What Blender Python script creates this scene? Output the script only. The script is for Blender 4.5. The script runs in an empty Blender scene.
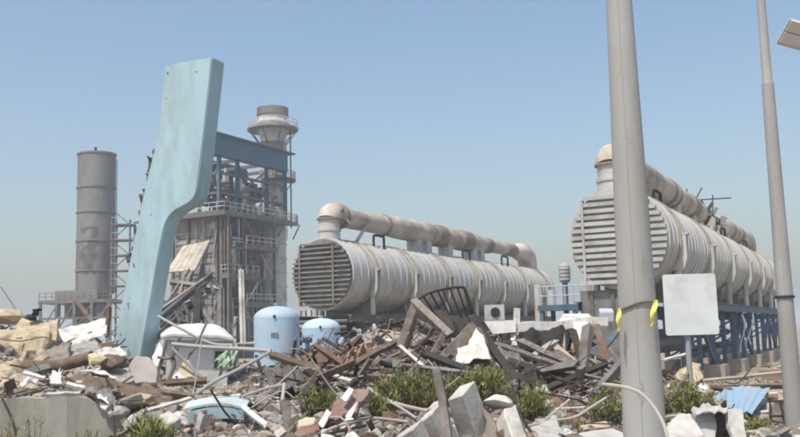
import bpy, bmesh, math, random
import numpy as np
from mathutils import Vector, Matrix, Euler, noise as mnoise

R = math.radians
rng = random.Random(7)
sc = bpy.context.scene
COL = sc.collection

# ------------------------------------------------------------------ camera
FPX = 900.0                       # focal length in pixels of the 800 px wide photo
PITCH, ROLL = R(7.23), 0.027
CAMZ = 3.2
F_ = Vector((0, math.cos(PITCH), math.sin(PITCH)))
U0 = Vector((0, -math.sin(PITCH), math.cos(PITCH)))
R0 = Vector((1, 0, 0))
RT = R0 * math.cos(ROLL) - U0 * math.sin(ROLL)
UP = R0 * math.sin(ROLL) + U0 * math.cos(ROLL)
CAM = Vector((0, 0, CAMZ))
cam = bpy.data.cameras.new('camera')
cam.sensor_width = 36.0
cam.lens = 36.0 * FPX / 800.0
cam.clip_start = 0.1
cam.clip_end = 20000
camo = bpy.data.objects.new('camera', cam)
COL.objects.link(camo)
m = Matrix((RT, UP, -F_)).transposed().to_4x4()
m.translation = CAM
camo.matrix_world = m
sc.camera = camo

# ------------------------------------------------------------------ sky, sun, exposure
SUN_EL = R(62)
SUN_TO = Vector((-0.52, -0.85, 0)).normalized()       # horizontal direction towards the sun
world = bpy.data.worlds.new('World')
sc.world = world
world.use_nodes = True
wn = world.node_tree.nodes
wl = world.node_tree.links
wn.clear()
wout = wn.new('ShaderNodeOutputWorld')
wbg = wn.new('ShaderNodeBackground')
sky = wn.new('ShaderNodeTexSky')
sky.sky_type = 'NISHITA'
sky.sun_disc = False
sky.sun_elevation = SUN_EL
sky.sun_rotation = math.atan2(SUN_TO.x, SUN_TO.y)
sky.air_density = 1.4
sky.dust_density = 3.0
sky.ozone_density = 3.0
wbg.inputs['Strength'].default_value = 0.15
wl.new(sky.outputs[0], wbg.inputs[0])
wl.new(wbg.outputs[0], wout.inputs[0])
sl = bpy.data.lights.new('sun', 'SUN')
sl.energy = 4.0
sl.angle = R(0.6)
sl.color = (1.0, 0.94, 0.84)
so = bpy.data.objects.new('sun', sl)
COL.objects.link(so)
sdir = SUN_TO * math.cos(SUN_EL) + Vector((0, 0, math.sin(SUN_EL)))
so.rotation_euler = sdir.to_track_quat('Z', 'Y').to_euler()
so.location = sdir * 60
sc.view_settings.view_transform = 'Standard'
sc.view_settings.look = 'None'
sc.view_settings.gamma = 1.0
sc.view_settings.use_curve_mapping = False
sc.view_settings.exposure = 0.12
sc.cycles.filter_width = 2.0
sc.cycles.max_bounces = 6
sc.cycles.volume_bounces = 1

# ------------------------------------------------------------------ helpers: space
def ray(px, py):
    return F_ * FPX + RT * (px - 400.0) + UP * (218.5 - py)
def P(px, py, d):
    """point seen at photo pixel (px,py) standing d metres in front of the camera"""
    r = ray(px, py)
    return CAM + r * (d / r.y)
def PL(px, py, pt, n):
    r = ray(px, py)
    return CAM + r * ((pt - CAM).dot(n) / r.dot(n))
def mpp(d):
    return d / FPX

# ground height: inverse-distance blend of spot heights
SPOT = []
def spot(px, py, d):
    p = P(px, py, d); SPOT.append((p.x, p.y, p.z))
for a in [(0, 345, 27), (45, 348, 28), (20, 330, 31), (85, 352, 29), (110, 362, 27), (150, 378, 25), (60, 378, 22.5), (10, 380, 22.5), (110, 392, 22),
          (150, 408, 20), (200, 405, 21), (250, 432, 18), (300, 385, 25), (300, 425, 18), (335, 362, 31), (350, 430, 17),
          (400, 352, 34), (420, 400, 22), (450, 437, 16), (500, 362, 33), (510, 405, 22), (560, 390, 26), (560, 430, 17),
          (610, 385, 28), (610, 425, 18), (645, 430, 17), (685, 402, 22), (700, 434, 17), (760, 428, 21),
          (200, 384, 29), (235, 386, 28)]:
    spot(*a)
for a in [(362, 328, 41), (382, 322, 41), (404, 326, 41), (430, 335, 40), (330, 366, 40), (305, 366, 40), (318, 368, 36), (280, 372, 38)]:
    spot(*a)
for a in [(-16, 20, .9), (-20, 30, 2.0), (-25, 45, 0), (-10, 15, .4), (-7, 19.2, .3), (-9, 19.2, .3), (-12, 19.2, .3), (-6, 17, .5), (0, 8, 1.5), (0, 0, 1.6), (4, 8.5, 1.5), (-4, 4, 1.5), (-14, 8, 1.2), (12, 8, 1.2),
          (-18, 38, 2.0), (-10, 38, 1.5), (-6, 44, 0), (-2, 50, 0), (2, 49, 0), (8, 42, 0.1), (12, 36, 0.1), (16, 42, 0), (14, 30, 0), (22, 40, 0), (18, 25, .1), (25, 25, 0),
          (10, 50, 0), (20, 60, 0), (-10, 60, 0), (-30, 60, 0), (30, 80, 0), (0, 90, 0), (-60, 90, 0), (60, 60, 0), (-40, 20, 0), (40, 10, 0), (0, 140, 0), (-60, 160, 0), (80, 140, 0), (0, -20, 1.0), (-40, -20, 0), (40, -20, 0)]:
    SPOT.append(a)
SP = np.array(SPOT)
def Hn(x, y):
    x = np.asarray(x, float); y = np.asarray(y, float)
    shp = x.shape
    x = x.ravel(); y = y.ravel()
    out = np.zeros(len(x))
    for k in range(0, len(x), 20000):
        dx = x[k:k + 20000, None] - SP[None, :, 0]; dy = y[k:k + 20000, None] - SP[None, :, 1]
        w = 1.0 / (dx * dx + dy * dy + 0.6) ** 1.7
        out[k:k + 20000] = (w * SP[None, :, 2]).sum(1) / w.sum(1)
    far = np.clip((np.hypot(x, y) - 120) / 60, 0, 1)
    out = out * (1 - far)
    return out.reshape(shp)
def H(x, y):
    return float(Hn(np.array([x]), np.array([y]))[0])

# ------------------------------------------------------------------ helpers: materials
MATS = {}
def mat(name, col, col2=None, rough=.85, scale=1.5, bump=.25, bscale=14, metal=0.0, dirt=None, dirt_amt=.5, dscale=.5,
        streak=1.0, var=.12, spec=.3):
    if name in MATS:
        return MATS[name]
    M = bpy.data.materials.new(name); M.use_nodes = True
    n = M.node_tree.nodes; l = M.node_tree.links
    bs = n['Principled BSDF']
    tc = n.new('ShaderNodeTexCoord'); oi = n.new('ShaderNodeObjectInfo')
    mul = n.new('ShaderNodeMath'); mul.operation = 'MULTIPLY'; mul.inputs[1].default_value = 53.0
    l.new(oi.outputs['Random'], mul.inputs[0])
    mp = n.new('ShaderNodeMapping'); mp.inputs['Scale'].default_value = (1, 1, streak)
    l.new(tc.outputs['Object'], mp.inputs[0])
    add = n.new('ShaderNodeVectorMath'); add.operation = 'ADD'
    l.new(mp.outputs[0], add.inputs[0]); l.new(mul.outputs[0], add.inputs[1])
    def noise(s, det=6, rgh=.6):
        t = n.new('ShaderNodeTexNoise'); t.inputs['Scale'].default_value = s
        t.inputs['Detail'].default_value = det; t.inputs['Roughness'].default_value = rgh
        l.new(add.outputs[0], t.inputs['Vector']); return t
    def ramp(src, a, b):
        r = n.new('ShaderNodeMapRange'); r.inputs[1].default_value = a; r.inputs[2].default_value = b
        l.new(src, r.inputs[0]); return r.outputs[0]
    def mix(f, a, b):
        x = n.new('ShaderNodeMix'); x.data_type = 'RGBA'
        l.new(f, x.inputs[0])
        for s, v in ((6, a), (7, b)):
            if isinstance(v, tuple): x.inputs[s].default_value = (*v, 1)
            else: l.new(v, x.inputs[s])
        return x.outputs[2]
    if col2 is None:
        col2 = tuple(c * .72 for c in col)
    c = mix(ramp(noise(scale).outputs[0], .36, .66), col, col2)
    if dirt:
        c = mix(ramp(noise(dscale, 8, .68).outputs[0], .62 - .3 * dirt_amt, .80 - .22 * dirt_amt), c, dirt)
    hv = n.new('ShaderNodeHueSaturation'); l.new(c, hv.inputs['Color'])
    vr = n.new('ShaderNodeMapRange'); vr.inputs[3].default_value = 1 - var; vr.inputs[4].default_value = 1 + var
    l.new(oi.outputs['Random'], vr.inputs[0]); l.new(vr.outputs[0], hv.inputs['Value'])
    l.new(hv.outputs[0], bs.inputs['Base Color'])
    rr = n.new('ShaderNodeMapRange'); rr.inputs[3].default_value = max(.05, rough - .12); rr.inputs[4].default_value = min(1, rough + .1)
    l.new(noise(scale * 3).outputs[0], rr.inputs[0]); l.new(rr.outputs[0], bs.inputs['Roughness'])
    bs.inputs['Metallic'].default_value = metal
    bs.inputs['Specular IOR Level'].default_value = spec
    if bump:
        b = n.new('ShaderNodeBump'); b.inputs['Strength'].default_value = bump; b.inputs['Distance'].default_value = .04
        l.new(noise(bscale, 8, .65).outputs[0], b.inputs['Height']); l.new(b.outputs[0], bs.inputs['Normal'])
    MATS[name] = M
    return M

M_ground = mat('sandy_ground', (.36, .30, .23), (.25, .21, .165), scale=.35, bump=.6, bscale=3, dirt=(.17, .145, .12), dscale=.12, var=0)
M_conc = mat('concrete', (.36, .345, .315), (.26, .245, .225), dirt=(.16, .145, .125), dscale=2.6, scale=4.5, bump=.4, bscale=9)
M_concl = mat('pale_concrete', (.50, .48, .44), (.40, .38, .345), dirt=(.30, .27, .23), dscale=2.6, dirt_amt=.4, scale=4.5, bump=.4, bscale=9)
M_concd = mat('dusty_concrete', (.27, .235, .195), (.19, .165, .135), dirt=(.10, .085, .07), dscale=2.6, scale=4.5, bump=.5, bscale=8)
M_white = mat('white_plaster', (.64, .62, .58), (.54, .52, .48), dirt=(.38, .34, .29), dscale=2.6, dirt_amt=.35, scale=4.5, bump=.3)
M_whitep = mat('white_painted_steel', (.62, .62, .60), (.53, .53, .51), rough=.5, dirt=(.36, .31, .25), dirt_amt=.3, dscale=.9, bump=.12)
M_tan = mat('tan_insulation', (.52, .43, .30), (.40, .325, .22), dirt=(.20, .15, .10), dscale=2.6, scale=4.5, bump=.9, bscale=6)
M_wood = mat('grey_timber', (.215, .19, .165), (.135, .115, .10), dirt=(.075, .06, .05), streak=.25, dscale=2.6, scale=4.5, bump=.4)
M_brown = mat('brown_board', (.155, .11, .075), (.10, .07, .05), dirt=(.22, .19, .155), dirt_amt=.35, dscale=2.6, scale=4.5, bump=.35)
M_dark = mat('dark_steel', (.035, .032, .03), (.055, .047, .04), rough=.8, dirt=(.11, .085, .065), dirt_amt=.3, bump=.2, spec=.15)
M_rust = mat('rusty_steel', (.19, .10, .06), (.125, .075, .05), dirt=(.09, .065, .05), bump=.4)
M_brick = mat('red_brick_core', (.25, .14, .105), (.18, .10, .075), dirt=(.27, .22, .175), dscale=2, bump=.6)
M_steel = mat('weathered_grey_steel', (.21, .205, .195), (.15, .145, .135), rough=.6, dirt=(.10, .08, .06), dscale=.8, bump=.2)
M_steell = mat('galvanised_steel', (.36, .36, .35), (.31, .305, .29), rough=.55, dirt=(.28, .26, .23), dscale=.7, dirt_amt=.45, bump=.12, var=.03, streak=.3)
M_boiler = mat('boiler_cladding', (.38, .365, .34), (.29, .275, .255), rough=.7, dirt=(.17, .145, .12), dscale=.22, dirt_amt=.7, scale=.5, bump=.15)
M_boilerd = mat('boiler_steelwork', (.17, .16, .145), (.115, .108, .10), rough=.7, dirt=(.10, .085, .07), dscale=.3, bump=.15)
M_stack = mat('stack_steel', (.245, .23, .21), (.19, .18, .165), rough=.75, dirt=(.10, .09, .08), dscale=.13, dirt_amt=.45, scale=.25, bump=.1, streak=.5)
M_chim = mat('chimney_steel', (.56, .545, .52), (.46, .445, .42), rough=.6, dirt=(.25, .2, .16), dscale=.3, dirt_amt=.4, scale=.4, bump=.1)
M_evap = mat('evaporator_paint', (.53, .525, .50), (.46, .45, .425), rough=.6, dirt=(.31, .265, .205), dscale=.75, dirt_amt=.42, scale=.5, streak=.28, bump=.06, var=.04)
M_evapd = mat('evaporator_dirty_ring', (.40, .365, .305), (.31, .275, .22), rough=.7, dirt=(.20, .165, .125), dscale=.6, bump=.1)
M_evapr = mat('evaporator_end_pale', (.46, .455, .435), (.38, .37, .35), rough=.65, dirt=(.25, .22, .185), dscale=.5, dirt_amt=.4, bump=.15, var=.1)
M_evapf = mat('evaporator_end_paint', (.235, .22, .20), (.17, .16, .145), rough=.65, dirt=(.09, .075, .065), dscale=.5, dirt_amt=.5, bump=.15, var=.08)
M_pipe = mat('vapour_pipe_cladding', (.54, .485, .41), (.43, .375, .305), rough=.65, dirt=(.23, .175, .125), dscale=.3, dirt_amt=.55, scale=.6, bump=.25)
M_pipeb = mat('scorched_pipe_band', (.25, .19, .14), (.18, .135, .10), rough=.8, dirt=(.36, .30, .235), dscale=.8, bump=.4)
M_bluest = mat('blue_steelwork', (.085, .15, .22), (.06, .11, .165), rough=.55, dirt=(.13, .105, .085), dscale=.6, dirt_amt=.45, bump=.15)
M_bluebeam = mat('boiler_blue_paint', (.062, .135, .185), (.05, .11, .15), rough=.6, dirt=(.12, .13, .14), dscale=.25, dirt_amt=.4, bump=.05)
M_bluep = mat('pale_blue_paint', (.37, .52, .565), (.325, .47, .52), rough=.75, dirt=(.30, .37, .375), dscale=.8, dirt_amt=.55, scale=1.6, streak=.35, bump=.35, bscale=10, var=0)
M_tank = mat('tank_blue_paint', (.36, .50, .62), (.31, .45, .57), rough=.45, dirt=(.42, .45, .46), dscale=1.3, dirt_amt=.55, streak=.4, bump=.12)
M_tankt = mat('tank_dome_dust', (.41, .53, .62), (.36, .48, .58), rough=.6, dirt=(.46, .48, .48), dscale=1.2, bump=.1)
M_sheetb = mat('blue_roof_sheet', (.27, .41, .53), (.23, .35, .46), rough=.5, dirt=(.38, .43, .46), dscale=1.5, bump=.1)
M_sign = mat('sign_white', (.66, .68, .66), (.60, .62, .60), rough=.5, dirt=(.50, .50, .47), dscale=1.3, dirt_amt=.35, bump=.05, var=0)
M_yellow = mat('yellow_tape', (.60, .56, .10), (.50, .46, .07), rough=.5, bump=.1, var=0)
M_black = mat('black_cloth', (.018, .018, .02), (.03, .03, .03), rough=.9, bump=.4)
M_orange = mat('rust_orange_sheet', (.30, .18, .115), (.22, .13, .085), dirt=(.12, .085, .065), dscale=1.5, bump=.4)
M_glass = mat('dark_window', (.04, .05, .06), (.06, .07, .08), rough=.15, bump=0, spec=.6)
M_green = mat('green_tarp', (.12, .22, .10), (.45, .5, .42), scale=4, rough=.7, bump=.3)
M_rod = mat('pale_cable', (.40, .37, .32), (.32, .29, .25), bump=.2)
M_leaf1 = mat('leaf_olive', (.235, .245, .055), (.175, .19, .045), rough=.6, bump=0, scale=3)
M_leaf2 = mat('leaf_green', (.115, .17, .04), (.085, .125, .03), rough=.6, bump=0, scale=3)
M_leaf3 = mat('leaf_dry', (.30, .26, .12), (.22, .19, .085), rough=.7, bump=0, scale=3)
M_stem = mat('stem_brown', (.14, .11, .07), bump=0)
M_lens = mat('lamp_lens', (.62, .60, .54), (.55, .53, .47), rough=.4, bump=0)
M_tanblk = mat('tan_block', (.42, .36, .29), (.34, .29, .23), dirt=(.24, .2, .16), bump=.4)  # plain tan colour shared by footings, planks and rubble; emits nothing

# ------------------------------------------------------------------ helpers: mesh building
class MB:
    def __init__(s):
        s.v = []; s.f = []; s.mi = []
    def add(s, vs, fs, mi=0):
        o = len(s.v)
        s.v += [Vector(v) for v in vs]
        s.f += [tuple(i + o for i in f) for f in fs]
        s.mi += [mi] * len(fs)
        return s
    def box(s, c, size, rot=None, mi=0):
        hx, hy, hz = size[0] / 2, size[1] / 2, size[2] / 2
        vs = [Vector((x, y, z)) for x in (-hx, hx) for y in (-hy, hy) for z in (-hz, hz)]
        if rot is not None:
            vs = [rot @ v for v in vs]
        c = Vector(c)
        return s.add([v + c for v in vs], [(0, 1, 3, 2), (4, 6, 7, 5), (0, 4, 5, 1), (2, 3, 7, 6), (0, 2, 6, 4), (1, 5, 7, 3)], mi)
    def beam(s, a, b, w, h, roll=0., mi=0, taper=1.):
        a = Vector(a); b = Vector(b); d = b - a
        L = d.length
        z = d.normalized()
        up = Vector((0, 0, 1)) if abs(z.z) < .95 else Vector((0, 1, 0))
        x = up.cross(z).normalized(); y = z.cross(x)
        q = Matrix.Rotation(roll, 3, z)
        x = q @ x; y = q @ y
        vs = []
        for p, t in ((a, 1.), (b, taper)):
            for sx, sy in ((-1, -1), (1, -1), (1, 1), (-1, 1)):
                vs.append(p + x * sx * w / 2 * t + y * sy * h / 2 * t)
        return s.add(vs, [(0, 3, 2, 1), (4, 5, 6, 7), (0, 1, 5, 4), (1, 2, 6, 5), (2, 3, 7, 6), (3, 0, 4, 7)], mi)
    def ibeam(s, a, b, w, h, t=.03, roll=0., mi=0):
        a = Vector(a); b = Vector(b); z = (b - a).normalized()
        up = Vector((0, 0, 1)) if abs(z.z) < .95 else Vector((0, 1, 0))
        x = up.cross(z).normalized(); y = z.cross(x)
        q = Matrix.Rotation(roll, 3, z); x = q @ x; y = q @ y
        s.beam(a + y * (h / 2 - t / 2), b + y * (h / 2 - t / 2), w, t, roll, mi)
        s.beam(a - y * (h / 2 - t / 2), b - y * (h / 2 - t / 2), w, t, roll, mi)
        s.beam(a, b, t, h - 2 * t, roll, mi)
        return s
    def tube(s, pts, r, n=8, mi=0, caps=True):
        pts = [Vector(p) for p in pts]
        rs = r if isinstance(r, (list, tuple)) else [r] * len(pts)
        o = len(s.v); fs = []
        prev = None
        for i, p in enumerate(pts):
            t = (pts[min(i + 1, len(pts) - 1)] - pts[max(i - 1, 0)]).normalized()
            if prev is None:
                up = Vector((0, 0, 1)) if abs(t.z) < .9 else Vector((1, 0, 0))
                x = up.cross(t).normalized()
            else:
                x = (prev - t * prev.dot(t)).normalized()
            prev = x; y = t.cross(x)
            for k in range(n):
                a = 2 * math.pi * k / n
                s.v.append(p + (x * math.cos(a) + y * math.sin(a)) * rs[i])
        for i in range(len(pts) - 1):
            for k in range(n):
                k2 = (k + 1) % n
                fs.append((o + i * n + k, o + i * n + k2, o + (i + 1) * n + k2, o + (i + 1) * n + k))
        if caps:
            fs.append(tuple(o + k for k in range(n))[::-1])
            e = o + (len(pts) - 1) * n
            fs.append(tuple(e + k for k in range(n)))
        s.f += fs; s.mi += [mi] * len(fs)
        return s
    def lathe(s, prof, c=(0, 0, 0), n=32, mi=0, caps=True):
        c = Vector(c)
        return s.tube([c + Vector((0, 0, z)) for r, z in prof], [r for r, z in prof], n, mi, caps) if all(prof[i][1] < prof[i + 1][1] for i in range(len(prof) - 1)) else s._lathe(prof, c, n, mi)
    def _lathe(s, prof, c, n, mi):
        o = len(s.v)
        for r, z in prof:
            for k in range(n):
                a = 2 * math.pi * k / n
                s.v.append(c + Vector((r * math.cos(a), r * math.sin(a), z)))
        fs = [(o + i * n + k, o + i * n + (k + 1) % n, o + (i + 1) * n + (k + 1) % n, o + (i + 1) * n + k) for i in range(len(prof) - 1) for k in range(n)]
        s.f += fs; s.mi += [mi] * len(fs)
        return s
    def prism(s, poly, ext, mi=0):
        ext = Vector(ext); n = len(poly)
        vs = [Vector(p) for p in poly] + [Vector(p) + ext for p in poly]
        fs = [tuple(range(n)), tuple(range(2 * n - 1, n - 1, -1))]
        fs += [(i, i + n, (i + 1) % n + n, (i + 1) % n) for i in range(n)]
        return s.add(vs, fs, mi)
    def hull(s, pts, mi=0):
        bm = bmesh.new()
        for p in pts: bm.verts.new(p)
        bmesh.ops.convex_hull(bm, input=bm.verts)
        bm.verts.ensure_lookup_table()
        used = [v for v in bm.verts if v.link_faces]
        idx = {v: i for i, v in enumerate(used)}
        s.add([v.co.copy() for v in used], [tuple(idx[v] for v in f.verts) for f in bm.faces], mi)
        bm.free(); return s
    def grid(s, fn, nu, nv, thick=0., mi=0):
        """fn(u,v)->Vector; closed sheet with thickness"""
        P_ = [[fn(i / nu, j / nv) for j in range(nv + 1)] for i in range(nu + 1)]
        o = len(s.v); W = nv + 1
        nr = (P_[nu][0] - P_[0][0]).cross(P_[0][nv] - P_[0][0]).normalized() * thick
        for lay in (0, 1):
            for row in P_:
                for p in row: s.v.append(p + nr * lay)
        N = (nu + 1) * W; fs = []
        for i in range(nu):
            for j in range(nv):
                a, b, c, d = i * W + j, i * W + j + 1, (i + 1) * W + j + 1, (i + 1) * W + j
                fs.append((o + a, o + b, o + c, o + d)); fs.append((o + N + a, o + N + d, o + N + c, o + N + b))
        for i in range(nu):
            for j in (0, nv):
                a, b = i * W + j, (i + 1) * W + j
                fs.append((o + a, o + b, o + N + b, o + N + a))
        for j in range(nv):
            for i in (0, nu):
                a, b = i * W + j, i * W + j + 1
                fs.append((o + a, o + b, o + N + b, o + N + a))
        s.f += fs; s.mi += [mi] * len(fs)
        return s
    def mesh(s, name, mats, smooth=False, org=None):
        me = bpy.data.meshes.new(name)
        vs = s.v if org is None else [v - org for v in s.v]
        me.from_pydata([tuple(v) for v in vs], [], s.f)
        if not isinstance(mats, (list, tuple)): mats = [mats]
        for M in mats: me.materials.append(M)
        if len(mats) > 1: me.polygons.foreach_set('material_index', s.mi)
        bm = bmesh.new(); bm.from_mesh(me); bmesh.ops.recalc_face_normals(bm, faces=bm.faces); bm.to_mesh(me); bm.free()
        if smooth:
            me.shade_smooth()
            try:
                me.set_sharp_from_angle(angle=R(38))
            except Exception:
                pass
        return me
    def thing(s, name, label, cat, mats, group=None, smooth=False, kind=None):
        xs = [v.x for v in s.v]; ys = [v.y for v in s.v]; zs = [v.z for v in s.v]
        org = Vector(((min(xs) + max(xs)) / 2, (min(ys) + max(ys)) / 2, min(zs)))
        o = bpy.data.objects.new(name, s.mesh(name, mats, smooth, org)); COL.objects.link(o)
        o.location = org
        tag(o, label, cat, group, kind)
        return o
    def part(s, name, mats, root, smooth=False, wld=False):
        """mesh part under root; coordinates local to the thing unless wld"""
        if wld:
            inv = RMAT[topname(root)].inverted()
            s.v = [inv @ v for v in s.v]
        o = bpy.data.objects.new(name, s.mesh(name, mats, smooth)); COL.objects.link(o)
        o.parent = root
        return o

RMAT = {}
def topname(o):
    while o.parent: o = o.parent
    return o.name
def tag(o, label=None, cat=None, group=None, kind=None):
    if label: o['label'] = label
    if cat: o['category'] = cat
    if group: o['group'] = group
    if kind: o['kind'] = kind
    return o
def root(name, label, cat, loc, rz=0., group=None, rot=None):
    o = bpy.data.objects.new(name, None); COL.objects.link(o)
    o.location = loc
    e = rot if rot is not None else Euler((0, 0, rz))
    o.rotation_euler = e
    o.empty_display_size = .3
    RMAT[o.name] = Matrix.Translation(loc) @ e.to_matrix().to_4x4()
    return tag(o, label, cat, group)
def inst(me, name, parent, loc=(0, 0, 0), rot=(0, 0, 0), scale=(1, 1, 1)):
    o = bpy.data.objects.new(name, me); COL.objects.link(o)
    o.parent = parent; o.location = loc; o.rotation_euler = rot; o.scale = scale
    return o
def spline(pts, n=6):
    pts = [Vector(p) for p in pts]; out = []
    for i in range(len(pts) - 1):
        p0, p1, p2, p3 = pts[max(i - 1, 0)], pts[i], pts[i + 1], pts[min(i + 2, len(pts) - 1)]
        for k in range(n):
            t = k / n
            out.append(.5 * ((2 * p1) + (p2 - p0) * t + (2 * p0 - 5 * p1 + 4 * p2 - p3) * t * t + (3 * p1 - p0 - 3 * p2 + p3) * t ** 3))
    out.append(pts[-1]); return out

# ------------------------------------------------------------------ ground
def axis(lim, near, n_near, n_far):
    a = list(np.linspace(-near, near, n_near))
    f = [near * (lim / near) ** (k / n_far) for k in range(1, n_far + 1)]
    return np.array([-x for x in f[::-1]] + a + f)
gx = axis(6000, 34, 150, 22); gy = axis(6000, 30, 140, 22) + 18
GX, GY = np.meshgrid(gx, gy, indexing='ij')
GZ = Hn(GX, GY)
nz = np.array([[mnoise.fractal(Vector((x * .55, y * .55, 3)), 1., 2., 4) if (abs(x) < 60 and -10 < y < 90) else 0. for y in gy] for x in gx])
GZ = GZ + nz * .13 - .22
vs = np.stack([GX, GY, GZ], -1).reshape(-1, 3)
nx, ny = len(gx), len(gy)
ii, jj = np.meshgrid(np.arange(nx - 1), np.arange(ny - 1), indexing='ij')
a_ = (ii * ny + jj).ravel()
fc = np.stack([a_, a_ + ny, a_ + ny + 1, a_ + 1], -1)
me = bpy.data.meshes.new('ground')
me.from_pydata(vs.tolist(), [], fc.tolist()); me.materials.append(M_ground); me.shade_smooth()
g = bpy.data.objects.new('ground', me); COL.objects.link(g)
tag(g, 'sandy brown ground of the plant yard', 'ground', kind='structure')

# ------------------------------------------------------------------ evaporators (two long ribbed vessels)
AX = math.atan2(.469, .883)          # plant grid: axis turned clockwise from the viewing direction
def evaporator(fx, fy, zc, L, label, torn, frame_mat, px_shift):
    rt = root('evaporator_vessel', label, 'vessel', (fx, fy, 0), -AX, group='long ribbed evaporator vessels')
    Rv = 2.5
    ME = M_evapr if torn else M_evapf
    def ycyl(r0, r1, y0, y1, n=56, c=(0, zc)):
        return MB().tube([(c[0], y0, c[1]), (c[0], y1, c[1])], [r0, r1], n)
    sh = ycyl(Rv, Rv, 0.0, L).part('shell', M_evap, rt, True)
    ycyl(Rv * .985, Rv * .6, L + .005, L + .8, 40).part('rear_end', M_evap, rt, True)
    # ring stiffeners
    ring = MB()
    def ringmesh(ro, w):
        b = MB(); n = 56
        for (r, y) in ((Rv - .02, 0), (ro, 0), (ro, w), (Rv - .02, w)):
            for k in range(n):
                a = 2 * math.pi * k / n
                b.v.append(Vector((r * math.cos(a), y, r * math.sin(a))))
        for i in range(4):
            for k in range(n):
                b.f.append((i * n + k, i * n + (k + 1) % n, ((i + 1) % 4) * n + (k + 1) % n, ((i + 1) % 4) * n + k)); b.mi.append(0)
        return b
    rm = ringmesh(Rv + .065, .13).mesh('stiffener_ring', M_evap, True)
    hm = ringmesh(Rv + .13, .12).mesh('saddle_ring', M_evapd, True)
    rim = ringmesh(Rv + .10, .55).mesh('end_rim', M_evap, True)
    inst(rim, 'end_rim', rt, (0, -.02, zc))
    sad = [3.2 + k * (L - 6) / 6 for k in range(7)]
    y = 1.15
    while y < L - .3:
        if min(abs(y - q) for q in sad) > .6:
            inst(rm, 'stiffener_ring', rt, (0, y, zc))
        y += 1.0 + rng.uniform(-.02, .02)
    for q in sad:
        inst(hm, 'saddle_ring', rt, (0, q - .55, zc)); inst(hm, 'saddle_ring', rt, (0, q + .3, zc))
    # ribbed end
    ep = MB().tube([(0, -.06, zc), (0, -.002, zc)], [Rv * .995] * 2, 56).part('end_plate', ME, rt)
    for k in range(14):
        z = -2.16 + k * .335
        h = math.sqrt(max(0.05, 6.25 - min(abs(z), 2.45) ** 2))
        spans = [(max(-h, -2.45), -1.84), (-1.70, .98), (1.12, h)] if abs(z) < 2.3 else [(-h if abs(z) < 2.45 else -.9, min(h, .98))]
        for x0, x1 in spans:
            if x1 - x0 < .12: continue
            b = MB()
            dz = .015 * rng.uniform(-1, 1)
            rx_ = Matrix.Rotation(rng.gauss(0, .006), 3, 'Y')
            b.box(((x0 + x1) / 2, -.165, zc + z + dz), (x1 - x0, .21, .045), rx_)
            b.box(((x0 + x1) / 2, -.285, zc + z - .04 + dz), (x1 - x0, .03, .125 if not torn else .20), rx_)
            b.part('end_rib', ME, rt)
    for x in (-1.77, 1.05):
        MB().box((x, -.20, zc - .08), (.13, .30, 4.35)).part('end_post', ME, rt)
    # vapour pipe on top
    xs = px_shift; zt = zc + 4.35
    riser = MB().lathe([(.80, zc + 2.2), (.80, zc + 3.1), (.86, zc + 3.1), (.86, zc + 3.25), (.78, zc + 3.25), (.76, zc + 4.1)], (xs, .95, 0), 32)
    rp = riser.part('riser_pipe', M_chim, rt, True)
    el = MB().tube([(xs, .95 + 0.95 * (1 - math.cos(t)), zc + 4.0 + .5 * math.sin(t)) for t in [0, .3, .6, .9, 1.2, 1.57]], [.78, .82, .84, .84, .82, .8], 28)
    el.part('pipe_elbow', M_pipe, rt, True)
    inst(ringmesh2(.80, .95, .16), 'pipe_flange', rt, (xs, .95, zc + 2.35))
    inst(ringmesh2(.76, .90, .12), 'pipe_flange', rt, (xs, .95, zc + 3.95)).data.materials[0] = M_pipeb
    for k in range(9):
        a = rng.uniform(-1.5, 3); c_ = Vector((xs + .75 * math.cos(a) * .8, 1.7 + rng.uniform(-.5, .9), zc + 3.7 + rng.uniform(-.5, 1.2)))
        MB().hull([c_ + Vector((rng.gauss(0, .2), rng.gauss(0, .2), rng.gauss(0, .22))) for _ in range(8)]).part('torn_lagging', rng.choice([M_pipeb, M_pipe, M_brown]), rt)
    segs = [(1.9, .78), (9, .78), (11.5, .93), (.55 * L, .95), (.62 * L, .88)]
    if not torn:
        segs += [(.70 * L, .66), (.88 * L, .6)]
        pp = MB().tube([(xs, q, zt + .02 * math.sin(q * .7) - .004 * q) for q, r in segs], [r for q, r in segs], 30).part('vapour_pipe', M_pipe, rt, True)
    else:
        ra = [(1.9, .82), (5, .86), (9, .88), (14, .86), (20, .85), (25.5, .83), (26.4, .72)]
        pp = MB().tube([(xs, q, zt - .01 * q) for q, r in ra], [r for q, r in ra], 30).part('vapour_pipe', M_pipe, rt, True)
        rb = [(33.5, .62), (35, .8), (44, .84), (50, .86)]
        p2 = MB().tube([(xs, q, zt - .45 + .012 * (q - 33)) for q, r in rb], [r for q, r in rb], 30).part('vapour_pipe', M_pipe, rt, True)
        for k in range(40):
            a = rng.uniform(0, 6.28); q = 25.5 + rng.uniform(0, 8.5)
            c = Vector((xs + .7 * math.cos(a), q, zt - .5 + .65 * math.sin(a)))
            e = c + Vector((rng.uniform(-.5, .5), rng.uniform(-.6, .6), rng.uniform(-.3, .7)))
            MB().beam(c, e, rng.uniform(.25, .8), .03, rng.uniform(0, 3)).part('torn_cladding', (M_pipeb, M_dark, M_pipe, M_boilerd)[k % 4], pp)
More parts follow.
